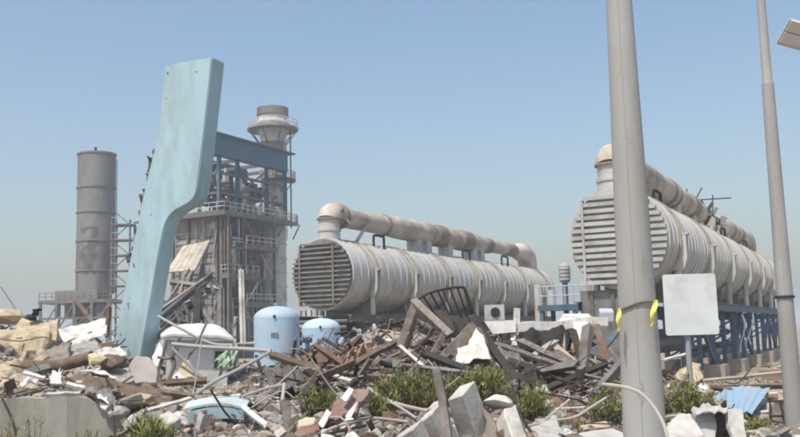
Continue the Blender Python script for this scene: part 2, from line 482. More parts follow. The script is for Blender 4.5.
        for (a, b) in [((-1.4, 27, 1.1), (2.2, 28.5, 1.2)), ((-.9, 26, -.4), (-.7, 26.1, 1.9)), ((.8, 28, -.2), (.9, 28, 1.5)), ((-1.3, 29, .2), (.6, 25, 1.7)), ((.2, 30, -.3), (.4, 30.2, 1.2))]:
            MB().tube([(xs + a[0], a[1], zt + a[2] - .2), (xs + b[0], b[1], zt + b[2] - .2)], .05, 6).part('bent_bar', M_dark, pp)
    bands = [(2.1, .92, .5), (8.8, .9, .3), (.40 * L, 1.0, 2.2), (.53 * L, .985, 2.4), (.66 * L, .8, 1.8), (.80 * L, .7, 2.6)] if not torn else [(2.3, .95, .4), (4.6, .93, .35), (13.5, .95, .6), (15.2, .94, .4), (21, .92, 2.0), (40, .9, .8), (45, .92, 1.5)]
    for q, r, w in bands:
        zz = zt - (.004 * q if not torn else (.01 * q if q < 30 else .36))
        MB().tube([(xs, q, zz), (xs, q + .08, zz), (xs, q + w - .08, zz), (xs, q + w, zz)], [r * .93, r, r, r * .93], 28).part('pipe_band', M_pipeb, pp, True)
    ye = L - 3.0 if not torn else 51.5
    ze = zt - (.2 if not torn else .3)
    y0 = .87 * L if not torn else 49.5
    pts = [(xs, y0, ze), (xs, y0 + 1.2, ze + .05), (xs, ye, ze)] + [(xs, ye + 1.3 * math.sin(t), ze - 1.3 * (1 - math.cos(t))) for t in (.5, 1.0, 1.57)] + [(xs, ye + 1.3, zc + 2.1)]
    MB().tube(pts, [.62 if not torn else .85, .95, 1.05, 1.08, 1.08, 1.05, 1.02], 28).part('pipe_elbow', M_pipe, rt, True)
    for q in ((.33 * L, .37 * L, .47 * L, .60 * L, .64 * L) if not torn else (8, 16, 22, 38, 46)):
        b = MB(); b.box((xs, q, zc + 3.0), (1.1, .9, 1.5)).box((xs, q, zc + 2.45), (1.7, 1.3, .14)); b.part('pipe_support', M_evap, rt)
    for q in (5.5, .50 * L, .72 * L):
        b = MB(); b.tube(spline([(xs + 1.1, q, zc + 2.1), (xs + 1.1, q, zc + 3.0), (xs + 1.15, q + .15, zc + 3.15), (xs + 1.2, q + 1.3, zc + 3.1), (xs + 1.2, q + 1.4, zc + 2.9), (xs + 1.2, q + 1.4, zc + 2.0)], 3), .1, 7)
        b.part('vent_pipe', M_dark, rt, True)
    MB().tube([(xs + .6, 3.6, zc + 2.4), (xs + .6, 5.2, zc + 3.8)], .13, 8).part('drain_pipe', M_pipe, rt, True)
    # side brackets and legs
    for q in sad:
        for sx in (1, -1):
            b = MB()
            b.prism([(sx * 2.3, q - .3, zc + .25), (sx * 2.8, q - .3, zc + .25), (sx * 2.8, q - .3, zc - 1.0), (sx * 2.6, q - .3, zc - 1.6), (sx * 1.9, q - .3, zc - 1.6)], (0, .10, 0))
            b.prism([(sx * 2.3, q + .22, zc + .25), (sx * 2.8, q + .22, zc + .25), (sx * 2.8, q + .22, zc - 1.0), (sx * 2.6, q + .22, zc - 1.6), (sx * 1.9, q + .22, zc - 1.6)], (0, .10, 0))
            b.box((sx * 2.66, q + .01, zc + .29), (.5, .66, .08))
            b.part('saddle_bracket', M_evap, rt)
            MB().tube([(sx * 2.2, q, 4.55), (sx * 2.2, q, zc - 1.2)], .2, 12).part('saddle_leg', M_evap, rt, True)
        b = MB(); b.box((0, q, zc - 2.62), (3.4, .5, .9)); b.part('saddle_block', M_evapf, rt)
    # support frame
    zt_ = 4.3
    for sx in (-2.3, 2.3):
        MB().ibeam((sx, -.2, zt_), (sx, L + .2, zt_), .35, .5, .06).part('long_beam', frame_mat, rt)
    for q in sad:
        MB().ibeam((-2.6, q, zt_ - .5), (2.6, q, zt_ - .5), .3, .45, .06).part('cross_beam', frame_mat, rt)
        for sx in (-2.3, 2.3):
            MB().ibeam((sx, q, .75), (sx, q, zt_ - .27), .34, .34, .05).part('column', frame_mat, rt)
            b = MB(); b.box((sx, q, .2), (1.5, 1.7, 1.15)); b.part('footing', M_tanblk, rt)
        MB().beam((-2.3, q, .9), (2.3, q, zt_ - .8), .14, .14).part('cross_brace', frame_mat, rt)
    for i in range(6):
        a, b_ = sad[i], sad[i + 1]
        if i % 2 == 0 or i > 3:
            MB().beam((2.3, a + .1, .95), (2.3, (a + b_) / 2, zt_ - .3), .2, .2).part('side_brace', frame_mat, rt)
            MB().beam((2.3, b_ - .1, .95), (2.3, (a + b_) / 2, zt_ - .3), .2, .2).part('side_brace', frame_mat, rt)
        MB().ibeam((2.3, (a + b_) / 2, .7), (2.3, (a + b_) / 2, zt_ - .27), .25, .25, .04).part('column', frame_mat, rt)
    for i in range(10):      # pipes running below the vessel
        x = rng.uniform(-1.8, 1.9); z = rng.uniform(1.2, 3.6); a = rng.uniform(0, L * .4); b_ = a + rng.uniform(8, 25)
        MB().tube([(x, a, z), (x, min(b_, L), z)], rng.uniform(.12, .38), 12).part('pipe', rng.choice([M_bluest, M_steel, M_dark]), rt, True)
    return rt, sad
def ringmesh2(ri, ro, h):
    b = MB(); b._lathe([(ri, 0), (ro, 0), (ro, h), (ri, h), (ri, 0)], Vector((0, 0, 0)), 32, 0)
    return b.mesh('pipe_flange', M_evap, True)
evL, sadL = evaporator(-5.6, 64, 7.5, 44, 'long ribbed evaporator vessel with unbroken pipe on top, left of the near pole', False, M_steel, 0.0)
evR, sadR = evaporator(11.2, 46, 7.7, 59, 'ribbed evaporator vessel with torn pipe on top, on blue frame behind the near pole', True, M_bluest, -.4)
# pedestal under the right vessel's end
b = MB(); b.box((-.5, 0.6, 2.6), (3.4, 1.0, 5.0)); b.part('end_pedestal', M_steel, evR)
for k in range(3): MB().box((-1.6 + k * 1.1, .05, 3.9), (.18, .12, 2.2)).part('pedestal_fin', M_steel, evR)
# twisted blue-white sheets hanging in the right frame
for i, (y, z0, z1) in enumerate([(24, 1.2, 3.9), (29, 1.6, 3.9), (26.5, 1.0, 2.6)]):
    b = MB(); b.grid(lambda u, v: Vector((2.55 + .15 * math.sin(u * 5 + i), y + (v - .5) * (.7 + .3 * math.sin(u * 7)) - .9 * u + .3 * math.sin(u * 6), z1 + (z0 - z1) * u)), 8, 2, .02)
    b.part('torn_sheet', M_tankt, evR)
for (x, y, w, l, h, mm) in [(-1.2, 2, 1.6, 3, 3.3, M_steel), (.6, 1, 1.2, 1.6, 3.9, M_dark), (0, 7, 3, 4, 3.0, M_boilerd), (-.5, 13, 2.4, 5, 3.6, M_dark), (.8, 18, 2, 3, 2.6, M_steel), (0, 23, 3, 4, 3.5, M_boilerd), (0, 29, 3, 5, 3.2, M_dark), (0, 36, 3, 6, 3.6, M_steel), (-3.2, .6, 1.6, 1.4, 3.4, M_dark)]:
    b = MB(); b.box((x, y + l / 2, h / 2), (w, l, h)); b.box((x, y + l / 2, h + .06), (w + .15, l + .15, .1)); b.part('pump_skid', mm, evL)
for k in range(9):
    z = .9 + .4 * k; MB().tube([(-3.1 + .2 * (k % 3), -.6 - .25 * (k % 2), z), (2.4, -.6 - .25 * (k % 2), z)], .09 + .03 * (k % 3), 8).part('feed_pipe', [M_dark, M_steel, M_boilerd][k % 3], evL, True)
# loose front things below left vessel
for k in range(4): MB().box((-1.9 + k * .45, -.2, 4.75), (.32, .3, .42)).part('junction_box', M_concl, evL)

# ------------------------------------------------------------------ access platform with railing and silencer drum
pr = root('access_platform', 'small blue railed platform on columns between the two vessels', 'platform', P(582, 340, 58) * 1.0, -AX)
bz = P(582, 309, 58).z - P(582, 340, 58).z
loc0 = P(582, 340, 58); pr.location = (loc0.x, loc0.y, 0); RMAT[pr.name] = Matrix.Translation((loc0.x, loc0.y, 0)) @ Euler((0, 0, -AX)).to_matrix().to_4x4()
zd = P(582, 307, 58).z
MB().box((-.3, 0, zd), (4.2, 2.6, .35)).part('deck', M_bluest, pr)
for x in (-2.2, 0, 1.7):
    for y in (-1.1, 1.1): MB().ibeam((x, y, -.3), (x, y, zd - .18), .25, .25, .04).part('column', M_bluest, pr)
for k in range(8):
    MB().tube([(-2.3 + k * .57, -1.25, zd + .17), (-2.3 + k * .57, -1.25, zd + 1.35)], .04, 6).part('railing_post', M_tank, pr)
for h in (.75, 1.35): MB().tube([(-2.35, -1.25, zd + h), (1.75, -1.25, zd + h)], .04, 6).part('railing_bar', M_tank, pr)
for (x, z0, z1, r) in ((-2.9, zd - 1.5, zd + 1.6, .3), (-2.0, zd, zd + 1.2, .28), (.3, zd + .17, zd + 1.6, .4)):
    MB().tube([(x, .4, z0), (x, .4, z1)], r, 14).part('standpipe', M_chim, pr, True)
for (px, py0, py1, r, d, lab) in ((565, 262, 283, 5.5, 60, 'small grey banded silencer drum with conical cap beside the right vessel'),):
    c0 = P(px, py1, d); c1 = P(px, py0, d); rr = r * mpp(d); hh = c1.z - c0.z
    rt = root('silencer_drum', lab, 'drum', (c0.x, c0.y, c0.z))
    MB()._lathe([(.01, 0), (rr * .8, .04), (rr, .2), (rr, hh * .8), (rr * .6, hh * .92), (.02, hh)], Vector((0, 0, 0)), 24, 0).part('shell', M_steell, rt, True)
    for k in range(4):
        inst(ringmesh2(rr * .99, rr * 1.1, .08), 'band', rt, (0, 0, .2 + hh * .17 * k))
    MB().tube([(0, 0, -c0.z), (0, 0, .05)], .18, 10).part('stem_pipe', M_steel, rt, True)

# ------------------------------------------------------------------ boiler house
c = P(222, 338, 125)
bo = root('boiler_house', 'tall grey boiler house with steel galleries and blue top beam', 'boiler house', (c.x, c.y, 0), -AX)
LZ = 20.3
def slabbox(x0, x1, y0, y1, z0, z1): return MB().box(((x0 + x1) / 2, (y0 + y1) / 2, (z0 + z1) / 2), (x1 - x0, y1 - y0, z1 - z0))
core = slabbox(-8.5, -.9, .5, 9.6, 0, LZ - .2).part('inner_casing', M_boilerd, bo)
# front (left-facing) wall panels
for i in range(3):
    for k in range(7):
        x0 = -8.6 + i * 2.6; z0 = k * 2.9
        o = slabbox(x0, x0 + 2.5, .18, .46, z0, z0 + 2.78).part('wall_panel', M_boiler, bo)
for k in range(14):
    slabbox(-8.7, -.75, .02, .17, k * 1.45 + .6, k * 1.45 + .75).part('wall_rib', M_boiler, bo)
for x in (-8.8, -6.0, -3.4, -.75):
    MB().ibeam((x, -.1, 0), (x, -.1, LZ), .4, .4, .06).part('column', M_boilerd, bo)
# right-facing wall: columns, recessed casing panels, horizontal stiffeners
ycol = [0, 2.6, 5.8, 9.4]
for y in ycol:
    MB().ibeam((.0, y, 0), (.0, y, LZ), .5, .5, .07).part('column', M_boiler if y > 4 else M_boilerd, bo)
for i in range(3):
    y0, y1 = ycol[i] + .3, ycol[i + 1] - .3
    for k in range(7):
        slabbox(-.85, -.55 if i else -.8, y0, y1, k * 2.9, k * 2.9 + 2.75).part('wall_panel', M_boiler if i > 1 else M_boilerd, bo)
        slabbox(-.54, -.25, y0, y1, k * 2.9 + .1, k * 2.9 + .28).part('wall_rib', M_boilerd, bo)
for (y0, z0, y1, z1) in [(0, 12, 2.6, 20), (2.6, 14, 5.8, 20), (0, 3, 2.6, 12), (5.8, 15, 7.6, 20), (9.4, 15, 7.6, 20)]:
    MB().beam((.1, y0, z0), (.1, y1, z1), .22, .22).part('brace', M_boilerd, bo)
def gallery(z, x0, x1, y0, y1, sides, m=M_boiler):
    dk = slabbox(x0, x1, y0, y1, z - .25, z + .45).part('gallery', M_boilerd, bo)
    def rail(a, b):
        n = max(2, int((Vector(b) - Vector(a)).length / 1.3))
        for k in range(n + 1):
            p = Vector(a).lerp(Vector(b), k / n)
            MB().beam((p.x, p.y, z + .45), (p.x, p.y, z + 1.65), .07, .07).part('railing_post', M_chim, dk)
        for h in (1.0, 1.62):
            MB().beam((a[0], a[1], z + h), (b[0], b[1], z + h), .08, .08).part('railing_bar', M_chim, dk)
    if 'f' in sides: rail((x0 + .1, y0 + .1, 0), (x1 - .1, y0 + .1, 0))
    if 'r' in sides: rail((x1 - .1, y0 + .1, 0), (x1 - .1, y1 - .1, 0))
gallery(LZ, -9.5, 1.6, -1.4, 14.5, 'fr')
gallery(11.6, .25, 1.7, -.6, 6.4, 'fr')
for y in (0, 5.8, 9.4, 13, 17):
    MB().beam((.2, y, LZ - 2.2), (1.5, y, LZ), .15, .15).part('gallery_bracket', M_boilerd, bo)
# upper open floor
for (x, y) in [(-8, 0), (-8, 8), (-8, 15), (0, -.6), (0, 3.5), (0, 15.3), (-4, 0), (-4, 15), (0, 10.5)]:
    MB().ibeam((x, y, LZ + .4), (x, y, 28.6), .45, .45, .06).part('upper_column', M_bluebeam if x == 0 else M_boilerd, bo)
for z in (23.4, 26.2):
    MB().beam((0, -.4, z), (0, 15.2, z), .3, .35).part('upper_beam', M_boilerd, bo)
    MB().beam((-8, -.4, z), (0, -.4, z), .3, .35).part('upper_beam', M_boilerd, bo)
    MB().beam((-8, 15, z), (-8, 0, z), .3, .35).part('upper_beam', M_boilerd, bo)
for k in range(4):
    MB().beam((-8 + .0, k * 5., 23.4), (0, k * 5., 23.4), .25, .3).part('upper_beam', M_boilerd, bo)
for (a, b_) in [((0, 3.5, 23.5), (0, 10.5, 28)), ((0, 10.5, 23.5), (0, 3.5, 28)), ((-4, 0, 23), (0, 0, 28))]:
    MB().beam(a, b_, .2, .2).part('brace', M_boilerd, bo)
MB().tube([(-4, 1, 25.2), (-4, 13.5, 25.2)], 1.15, 20).part('steam_drum', M_boiler, bo, True)
MB().tube([(-1.7, 2, 22.3), (-1.7, 8, 22.3)], .8, 16).part('steam_drum', M_boilerd, bo, True)
for k in range(70):
    x = rng.uniform(-6.5, -.6); y = rng.uniform(.5, 14); z = rng.uniform(LZ + .6, 24)
    p = [Vector((x, y, z))]
    for s in range(rng.randint(2, 4)):
        d = rng.choice([Vector((0, 0, rng.uniform(1, 3.5))), Vector((0, rng.uniform(-4, 4), 0)), Vector((rng.uniform(-2, 2), 0, 0))])
        q = p[-1] + d; q.x = min(-.5, max(-7.5, q.x)); q.y = min(14.5, max(.3, q.y)); q.z = min(28.2, q.z)
        if (q - p[-1]).length > .3: p.append(q)
    if len(p) > 1: MB().tube(p, rng.uniform(.10, .32), 8).part('pipe', rng.choice([M_boiler, M_boilerd, M_dark, M_dark, M_chim]), bo, True)
for k in range(7):
    y = 4 + k * 1.5; MB().tube([(-1.2, y, LZ + .4), (-1.2, y, LZ + rng.uniform(2.2, 4.8))], rng.uniform(.3, .6), 12).part('silencer', rng.choice([M_boiler, M_boilerd, M_chim]), bo, True)
# blue top beam with thin roof flange
slabbox(-.7, .35, -1.9, 15.6, 28.6, 31.5).part('top_beam', M_bluebeam, bo)
slabbox(-1.2, .75, -2.2, 17.2, 31.51, 31.75).part('roof_edge', M_bluebeam, bo)
slabbox(-8.4, -7.5, 0, 15.4, 28.6, 30.0).part('top_beam', M_bluebeam, bo)
for y in (0, 5, 10, 15): slabbox(-7.45, -.75, y, y + .3, 28.7, 29.2).part('roof_beam', M_boilerd, bo)
# outer stair and pipe frame in front of the right face
for y in (-.4, 3.0, 6.6, 10.2):
    MB().ibeam((1.5, y, 0), (1.5, y, LZ - .3), .32, .32, .05).part('outer_column', rng.choice([M_boiler, M_boilerd]), bo)
for z in (3.2, 7.4, 11.3, 15.6):
    MB().beam((1.5, -.4, z), (1.5, 10.2, z), .22, .28).part('outer_beam', M_boilerd, bo)
for i, (y0, y1, z0, z1) in enumerate([(-.4, 3, 3.2, 7.4), (3, 6.6, 7.4, 11.3), (6.6, 10.2, 3.2, 7.4), (3, -.4, 11.5, 15.6), (6.6, 3, 15.6, 20), (10.2, 6.6, 11.3, 15.6), (6.6, 3, 3.2, 7.4)]):
    MB().beam((1.5, y0, z0), (1.5, y1, z1), .16, .2).part('outer_brace', rng.choice([M_boiler, M_boilerd, M_chim]), bo)
for k in range(26):
    y = rng.uniform(-.2, 10); z = rng.uniform(1, 14); x = rng.uniform(.3, 1.9)
    p = [Vector((x, y, z)), Vector((x, y, z + rng.uniform(2, 6)))]
    q = p[1] + Vector((0, rng.uniform(-3, 3), 0)); q.y = min(10.2, max(0, q.y)); p.append(q)
    if rng.random() < .6: p.append(q + Vector((0, 0, rng.uniform(-3, 3))))
    MB().tube(p, rng.uniform(.08, .22), 8).part('pipe', rng.choice([M_boiler, M_boilerd, M_dark, M_chim, M_rust]), bo, True)
for z in (7.6, 15.8):
    gallery(z, .3, 2.2, 2.8, 10.2, 'r')
for k in range(16):
    x = rng.uniform(-8, -1); z = rng.uniform(3, 17)
    MB().tube([(x, -.5, z), (x, -.5, min(20, z + rng.uniform(1.5, 5))), (min(-.5, x + rng.uniform(.5, 3)), -.5, min(20, z + 5))], rng.uniform(.08, .2), 8).part('pipe', rng.choice([M_boiler, M_boilerd, M_dark]), bo, True)
# vertical pipes on the right face
for (y, z0, z1, r, mm) in [(1.2, 0, 19, .22, M_boiler), (4.0, 2, 12, .18, M_boiler), (7.4, 0, 17, .25, M_boilerd), (3.2, 5, 20, .15, M_chim)]:
    MB().tube([(.45, y, z0), (.45, y, z1)], r, 10).part('downpipe', mm, bo, True)
# ------------------------------------------------------------------ chimney behind boiler house
cl = RMAT[bo.name] @ Vector((-3.4, 16.9, 0))
ch = root('boiler_chimney', 'light grey chimney with flared platform top rising behind the boiler house', 'chimney', (cl.x, cl.y, 0), -AX)
r = 1.95
MB()._lathe([(r, 0), (r, 33.2), (r * 1.02, 33.2), (r * 1.02, 34.6), (r * 1.28, 36.0), (r * 1.42, 37.0), (r * 1.2, 37.6), (r * 1.2, 39.0)], Vector((0, 0, 0)), 36, 0).part('shell', M_chim, ch, True)
MB().lathe([(r * 1.06, 32.0), (r * 1.06, 33.9)], (0, 0, 0), 36).part('brown_band', M_pipeb, ch, True)
MB()._lathe([(r * 1.05, 38.2), (r * 1.3, 38.3), (r * 1.3, 39.5), (r * 1.0, 39.5), (r * 1.0, 38.2)], Vector((0, 0, 0)), 36, 0).part('top_rim', M_stack, ch, True)
for k in range(14):
    inst(ringmesh2(r * .99, r * 1.08, .16), 'shell_ring', ch, (0, 0, 2 + k * 2.2))
def ring_platform(z, rin, rout, a0, a1, nm):
    n = 24; b = MB()
    full = a1 - a0 > 6.2
    for k in range(n):
        t0 = a0 + (a1 - a0) * k / n; t1 = a0 + (a1 - a0) * (k + 1) / n
        q = [Vector((rr * math.cos(t), rr * math.sin(t), z)) for rr, t in ((rin, t0), (rout, t0), (rout, t1), (rin, t1))]
        b.prism(q, (0, 0, .3))
    o = b.part(nm, M_stack, ch)
    for k in range(n + (0 if full else 1)):
        t = a0 + (a1 - a0) * k / n
        x, y = (rout - .1) * math.cos(t), (rout - .1) * math.sin(t)
        MB().beam((x, y, z + .3), (x, y, z + 1.5), .07, .07).part('railing_post', M_chim, o)
    for h in (.9, 1.48):
        MB().tube([((rout - .1) * math.cos(a0 + (a1 - a0) * k / 36), (rout - .1) * math.sin(a0 + (a1 - a0) * k / 36), z + h) for k in range(37)], .05, 5, caps=False).part('railing_bar', M_chim, o)
    return o
ring_platform(35.9, r * 1.25, 4.1, 0, 2 * math.pi, 'top_platform')
for k in range(8):
    t = k * math.pi / 4 + .2
    MB().beam((r * 1.0 * math.cos(t), r * math.sin(t), 33.3), (3.9 * math.cos(t), 3.9 * math.sin(t), 35.9), .14, .14).part('platform_strut', M_boilerd, ch)
ring_platform(27.6, r * .9, 3.6, -1.6, 1.2, 'side_platform')
for t in (-.9, -.3, .3): MB().beam((r * math.cos(t), r * math.sin(t), 25.8), (3.4 * math.cos(t), 3.4 * math.sin(t), 27.6), .12, .12).part('platform_strut', M_boilerd, ch)
ring_platform(20.6, r * .9, 3.9, -1.6, 1.0, 'side_platform')
for k in range(2):
    MB().beam((2.4, -.25 + k * .5, 18), (2.4, -.25 + k * .5, 37), .09, .09).part('ladder_rail', M_chim, ch)
for k in range(26):
    MB().beam((2.4, -.25, 18.3 + k * .7), (2.4, .25, 18.3 + k * .7), .05, .05).part('ladder_rung', M_chim, ch)
MB().tube([(2.9, .7, 20), (2.9, .7, 36)], .12, 8).part('riser_pipe', M_boilerd, ch, True)

# ------------------------------------------------------------------ dark grey stack at left
c = P(94, 342, 150)
st = root('exhaust_stack', 'thick dark grey steel stack with soot stain at far left', 'stack', (c.x, c.y, 0))
rs = 3.08
z0, z1 = 11.0, 34.6
MB()._lathe([(rs, z0), (rs, z1), (rs * .96, z1), (rs * .96, z1 - 3)], Vector((0, 0, 0)), 48, 0).part('shell', M_stack, st, True)
for z in (z1 - .25, 28.6, 24.4, 19.6, 14.6, 11.2):
    inst(ringmesh2(rs * .985, rs * 1.05, .28), 'flange_ring', st, (0, 0, z)).data.materials[0] = M_stack
# soot patch: a thin shell following the stack with a dark stain of its own shape
soot = MB()
for i in range(-8, 5):
    for k in range(22):
        a = -math.pi / 2 + i * .11; z = 14 + k * .36
        h = mnoise.noise(Vector((i * .22, k * .17, 5.1))) - .06 * abs(i + 1) + .12 - .03 * abs(k - 9)
        if h > -.18:
            q = []
            for (aa, zz) in ((a, z), (a + .11, z), (a + .11, z + .36), (a, z + .36)):
                q.append((rs * 1.004 * math.cos(aa), rs * 1.004 * math.sin(aa), zz))
            soot.add(q, [(0, 1, 2, 3)])
M_soot = mat('soot', (.085, .08, .075), (.15, .14, .13), dirt=(.22, .205, .19), dscale=.9, dirt_amt=.5, scale=.8, bump=.0)
soot.part('soot_stain', M_soot, st)
MB().tube([(.6, -rs * .8, z1), (.6, -rs * .8, z1 + .7)], .22, 8).part('top_fitting', M_dark, st, True)
for k in range(2): MB().beam((rs + .3, -.2 + k * .5, 11), (rs + .3, -.2 + k * .5, z1 - 1), .08, .08).part('ladder_rail', M_steel, st)

# steel platform around the stack base
c = P(78, 342, 142)
pf = root('stack_platform', 'grey steel platform with columns and railing below the dark stack', 'platform', (c.x, c.y, 0))
ztop = 9.4
MB().box((0, 2, ztop), (11.2, 8, .5)).part('deck', M_steel, pf)
for x in (-5.3, -2.8, 0, 2.7, 5.3):
    for y in (-1.8, 5.8):
        MB().ibeam((x, y, 0), (x, y, ztop - .25), .4, .4, .06).part('column', M_steel, pf)
for i, x in enumerate((-5.3, -2.8, 0, 2.7)):
    MB().beam((x, -1.8, 4.5), (x + 2.6, -1.8, 9), .18, .18).part('brace', M_steel, pf)
for z in (4.2, 6.8):
    MB().beam((-5.4, -1.85, z), (5.4, -1.85, z), .25, .3).part('beam', M_steel, pf)
for k in range(12):
    MB().beam((-5.5 + k, -1.9, ztop + .25), (-5.5 + k, -1.9, ztop + 1.4), .08, .08).part('railing_post', M_steel, pf)
for h in (.8, 1.35): MB().beam((-5.55, -1.9, ztop + h), (5.55, -1.9, ztop + h), .08, .08).part('railing_bar', M_steel, pf)
for (x, y0, w, hh, mm) in ((1.5, 0, 3, 3.5, M_boilerd), (-1.5, 1, 1.6, 2.2, M_boiler), (3.6, -.5, 1.6, 3, M_steel)):
    MB().box((x, y0, ztop - .3 - hh / 2), (w, 1.6, hh)).part('equipment_box', mm, pf)
MB().box((0, 2.0, 10.4), (6.6, 6.6, 1.5)).part('stack_plinth', M_stack, pf)
# stair tower between stack and pillar
c = P(122, 342, 138)
tw = root('stair_tower', 'narrow blue grey lattice stair tower between the dark stack and blue pillar', 'tower', (c.x, c.y, 0))
for x in (-1.4, 1.4):
    for y in (-1.2, 1.2): MB().beam((x, y, 0), (x, y, 21.5), .25, .25).part('column', M_bluest if x > 0 else M_steel, tw)
for k in range(9):
    z = 2 + k * 2.35
    MB().box((0, 0, z), (3.2, 2.8, .18)).part('landing', M_steel, tw)
    s_ = 1 if k % 2 else -1
    MB().beam((-1.3 * s_, -1.25, z), (1.3 * s_, -1.25, z + 2.3), .22, .12).part('stair_flight', M_bluest, tw)
    MB().beam((-1.5, -1.35, z + 1.1), (1.5, -1.35, z + 1.1), .07, .07).part('railing_bar', M_tank, tw)

# ------------------------------------------------------------------ tanks
def tank(px, ptop, w, d, label):
    tp = P(px, ptop, d); rr = w * mpp(d) / 2; gz = 0
    h = tp.z - gz
    rt = root('water_tank', label, 'tank', (tp.x, tp.y, gz), group='pale blue upright tanks')
    hd = rr * .52
    MB().lathe([(rr * .98, 0), (rr, .1), (rr, h - hd)], (0, 0, 0), 40).part('shell', M_tank, rt, True)
    MB()._lathe([(rr * 1.0005, h - hd)] + [(rr * math.cos(t), h - hd + hd * math.sin(t)) for t in (.2, .4, .6, .8, 1.0, 1.2, 1.4, 1.56)], Vector((0, 0, 0)), 40, 0).part('dome', M_tankt, rt, True)
    MB().lathe([(.10, h - .02), (.10, h + .08), (.15, h + .081), (.15, h + .13)], (0, 0, 0), 12).part('top_nozzle', M_tank, rt, True)
    inst(ringmesh2(rr * .99, rr * 1.004, .03), 'weld_seam', rt, (0, 0, h - hd - .03)).data.materials[0] = M_tank
    MB().tube([(-rr * .9, -.3, h * .62), (-rr - .75, -.5, h * .62), (-rr - .75, -.5, h * .2)], .09, 8).part('side_pipe', M_steell, rt, True)
    MB().box((.05, -rr - .01, h * .7), (.34, .03, .22)).part('name_plate', M_steel, rt)
    MB().tube([(.05, -rr * .97, h - hd * .9), (.05, -rr - .08, h - hd * .9)], .07, 8).part('lug', M_dark, rt)
    return rt
tank(276.5, 306, 45, 44, 'larger pale blue upright tank with domed top beside the white cabin')
tank(321, 318, 38, 50, 'smaller pale blue upright tank with pale domed top, right of the larger tank')
v = P(307.5, 352, 42)
vp = root('valve_post', 'thin blue pipe stand with valve wheel between the two blue tanks', 'valve', (v.x, v.y, 0))
MB().tube([(0, 0, 0), (0, 0, v.z + .7)], .11, 10).part('stand_pipe', M_bluest, vp, True)
MB().tube([(-.22, 0, v.z + .55), (.22, 0, v.z + .55)], .13, 10).part('valve_body', M_bluest, vp, True)
MB()._lathe([(.2, v.z + .72), (.28, v.z + .72), (.28, v.z + .77), (.2, v.z + .77), (.2, v.z + .72)], Vector((0, 0, 0)), 18, 0).part('hand_wheel', M_tank, vp)

# ------------------------------------------------------------------ leaning pale blue pillar
NP = Vector((-.40, -.90, -.02)).normalized()
RF = P(140, 300, 30)
front = [(165, 66), (189, 61), (212, 57.5), (208, 95), (204, 130), (200, 163), (197.5, 184), (195.5, 194), (191, 201), (183, 206), (174.5, 211), (168, 218), (164, 228), (161, 241), (158, 257), (150.5, 300),
         (142, 348), (136, 385), (104, 392), (112.5, 352), (118.5, 318), (125, 285), (133, 245), (141, 205), (146.5, 180), (152, 158), (156, 144), (159, 124), (162, 98)]
cur = [(v.x, v.y) for v in spline([Vector((x, y, 0)) for x, y in front[5:16]], 3)]
front = front[:5] + cur + front[16:]
pts = [PL(x, y, RF, NP) for x, y in front]
pil = root('blue_pillar', 'tall leaning pale blue concrete pillar with curved bracket and broken left edge', 'pillar', (pts[-12].x, pts[-12].y, pts[-12].z))
EXT = (-NP) * .72
bm = bmesh.new()
fv = [bm.verts.new(p) for p in pts]; bv = [bm.verts.new(p + EXT) for p in pts]
ff = bm.faces.new(fv); bf = bm.faces.new(bv[::-1])
for i in range(len(pts)):
    j = (i + 1) % len(pts); bm.faces.new((fv[i], bv[i], bv[j], fv[j]))
bmesh.ops.recalc_face_normals(bm, faces=bm.faces)
bmesh.ops.bevel(bm, geom=[e for e in bm.edges], offset=.03, segments=2, affect='EDGES', clamp_overlap=True)
inv = RMAT[pil.name].inverted(); bm.transform(inv)
me = bpy.data.meshes.new('column'); bm.to_mesh(me); bm.free(); me.materials.append(M_bluep)
po = inst(me, 'column', pil)
# second layer showing behind the left edge
lay = [PL(x, y, RF, NP) + EXT * .55 for x, y in [(157, 150), (149, 151), (146.5, 165), (142, 184), (137, 208), (132, 235), (127, 262), (134, 262), (150, 200)]]
MB().prism(lay, EXT * .4).part('rear_layer', M_bluep, pil, wld=True)
# broken brick edge down the left side
for k in range(75):
    t = (k + rng.random()) / 75
    y = 150 + (285 - 150) * t
    x = float(np.interp(y, [150, 178, 205, 245, 285], [149, 143.5, 138, 130.5, 124]))
    p = PL(x - rng.uniform(-1.5, 3.0), y, RF, NP) + EXT * rng.uniform(.45, .8)
    s_ = rng.uniform(.05, .12)
    q = [p + Vector((rng.gauss(0, s_), rng.gauss(0, s_), rng.gauss(0, s_ * 1.1))) for _ in range(9)]
    MB().hull(q).part('broken_brick', rng.choice([M_brown, M_brown, M_tanblk, M_concd, M_rust]), pil, wld=True)
MB().tube([PL(146, 149, RF, NP) + EXT, PL(151, 149, RF, NP) + EXT, PL(157, 151, RF, NP) + EXT * .6], .07, 6).part('bent_bar', M_brown, pil, wld=True)
for (x, y, s_) in ((168, 73, .045), (197, 72.5, .07), (166, 98, .04), (134, 265, .09), (128, 305, .07), (183, 120, .03), (151, 215, .03), (121, 335, .04)):
    p = PL(x, y, RF, NP)
    q = [p + NP * .004 + Vector((rng.gauss(0, s_), -.0, rng.gauss(0, s_))) for _ in range(8)]
    q = [w - NP * ((w - RF).dot(NP) - rng.choice([.006, -.03])) for w in q]
    MB().hull(q).part('chip', M_concd, pil, wld=True)

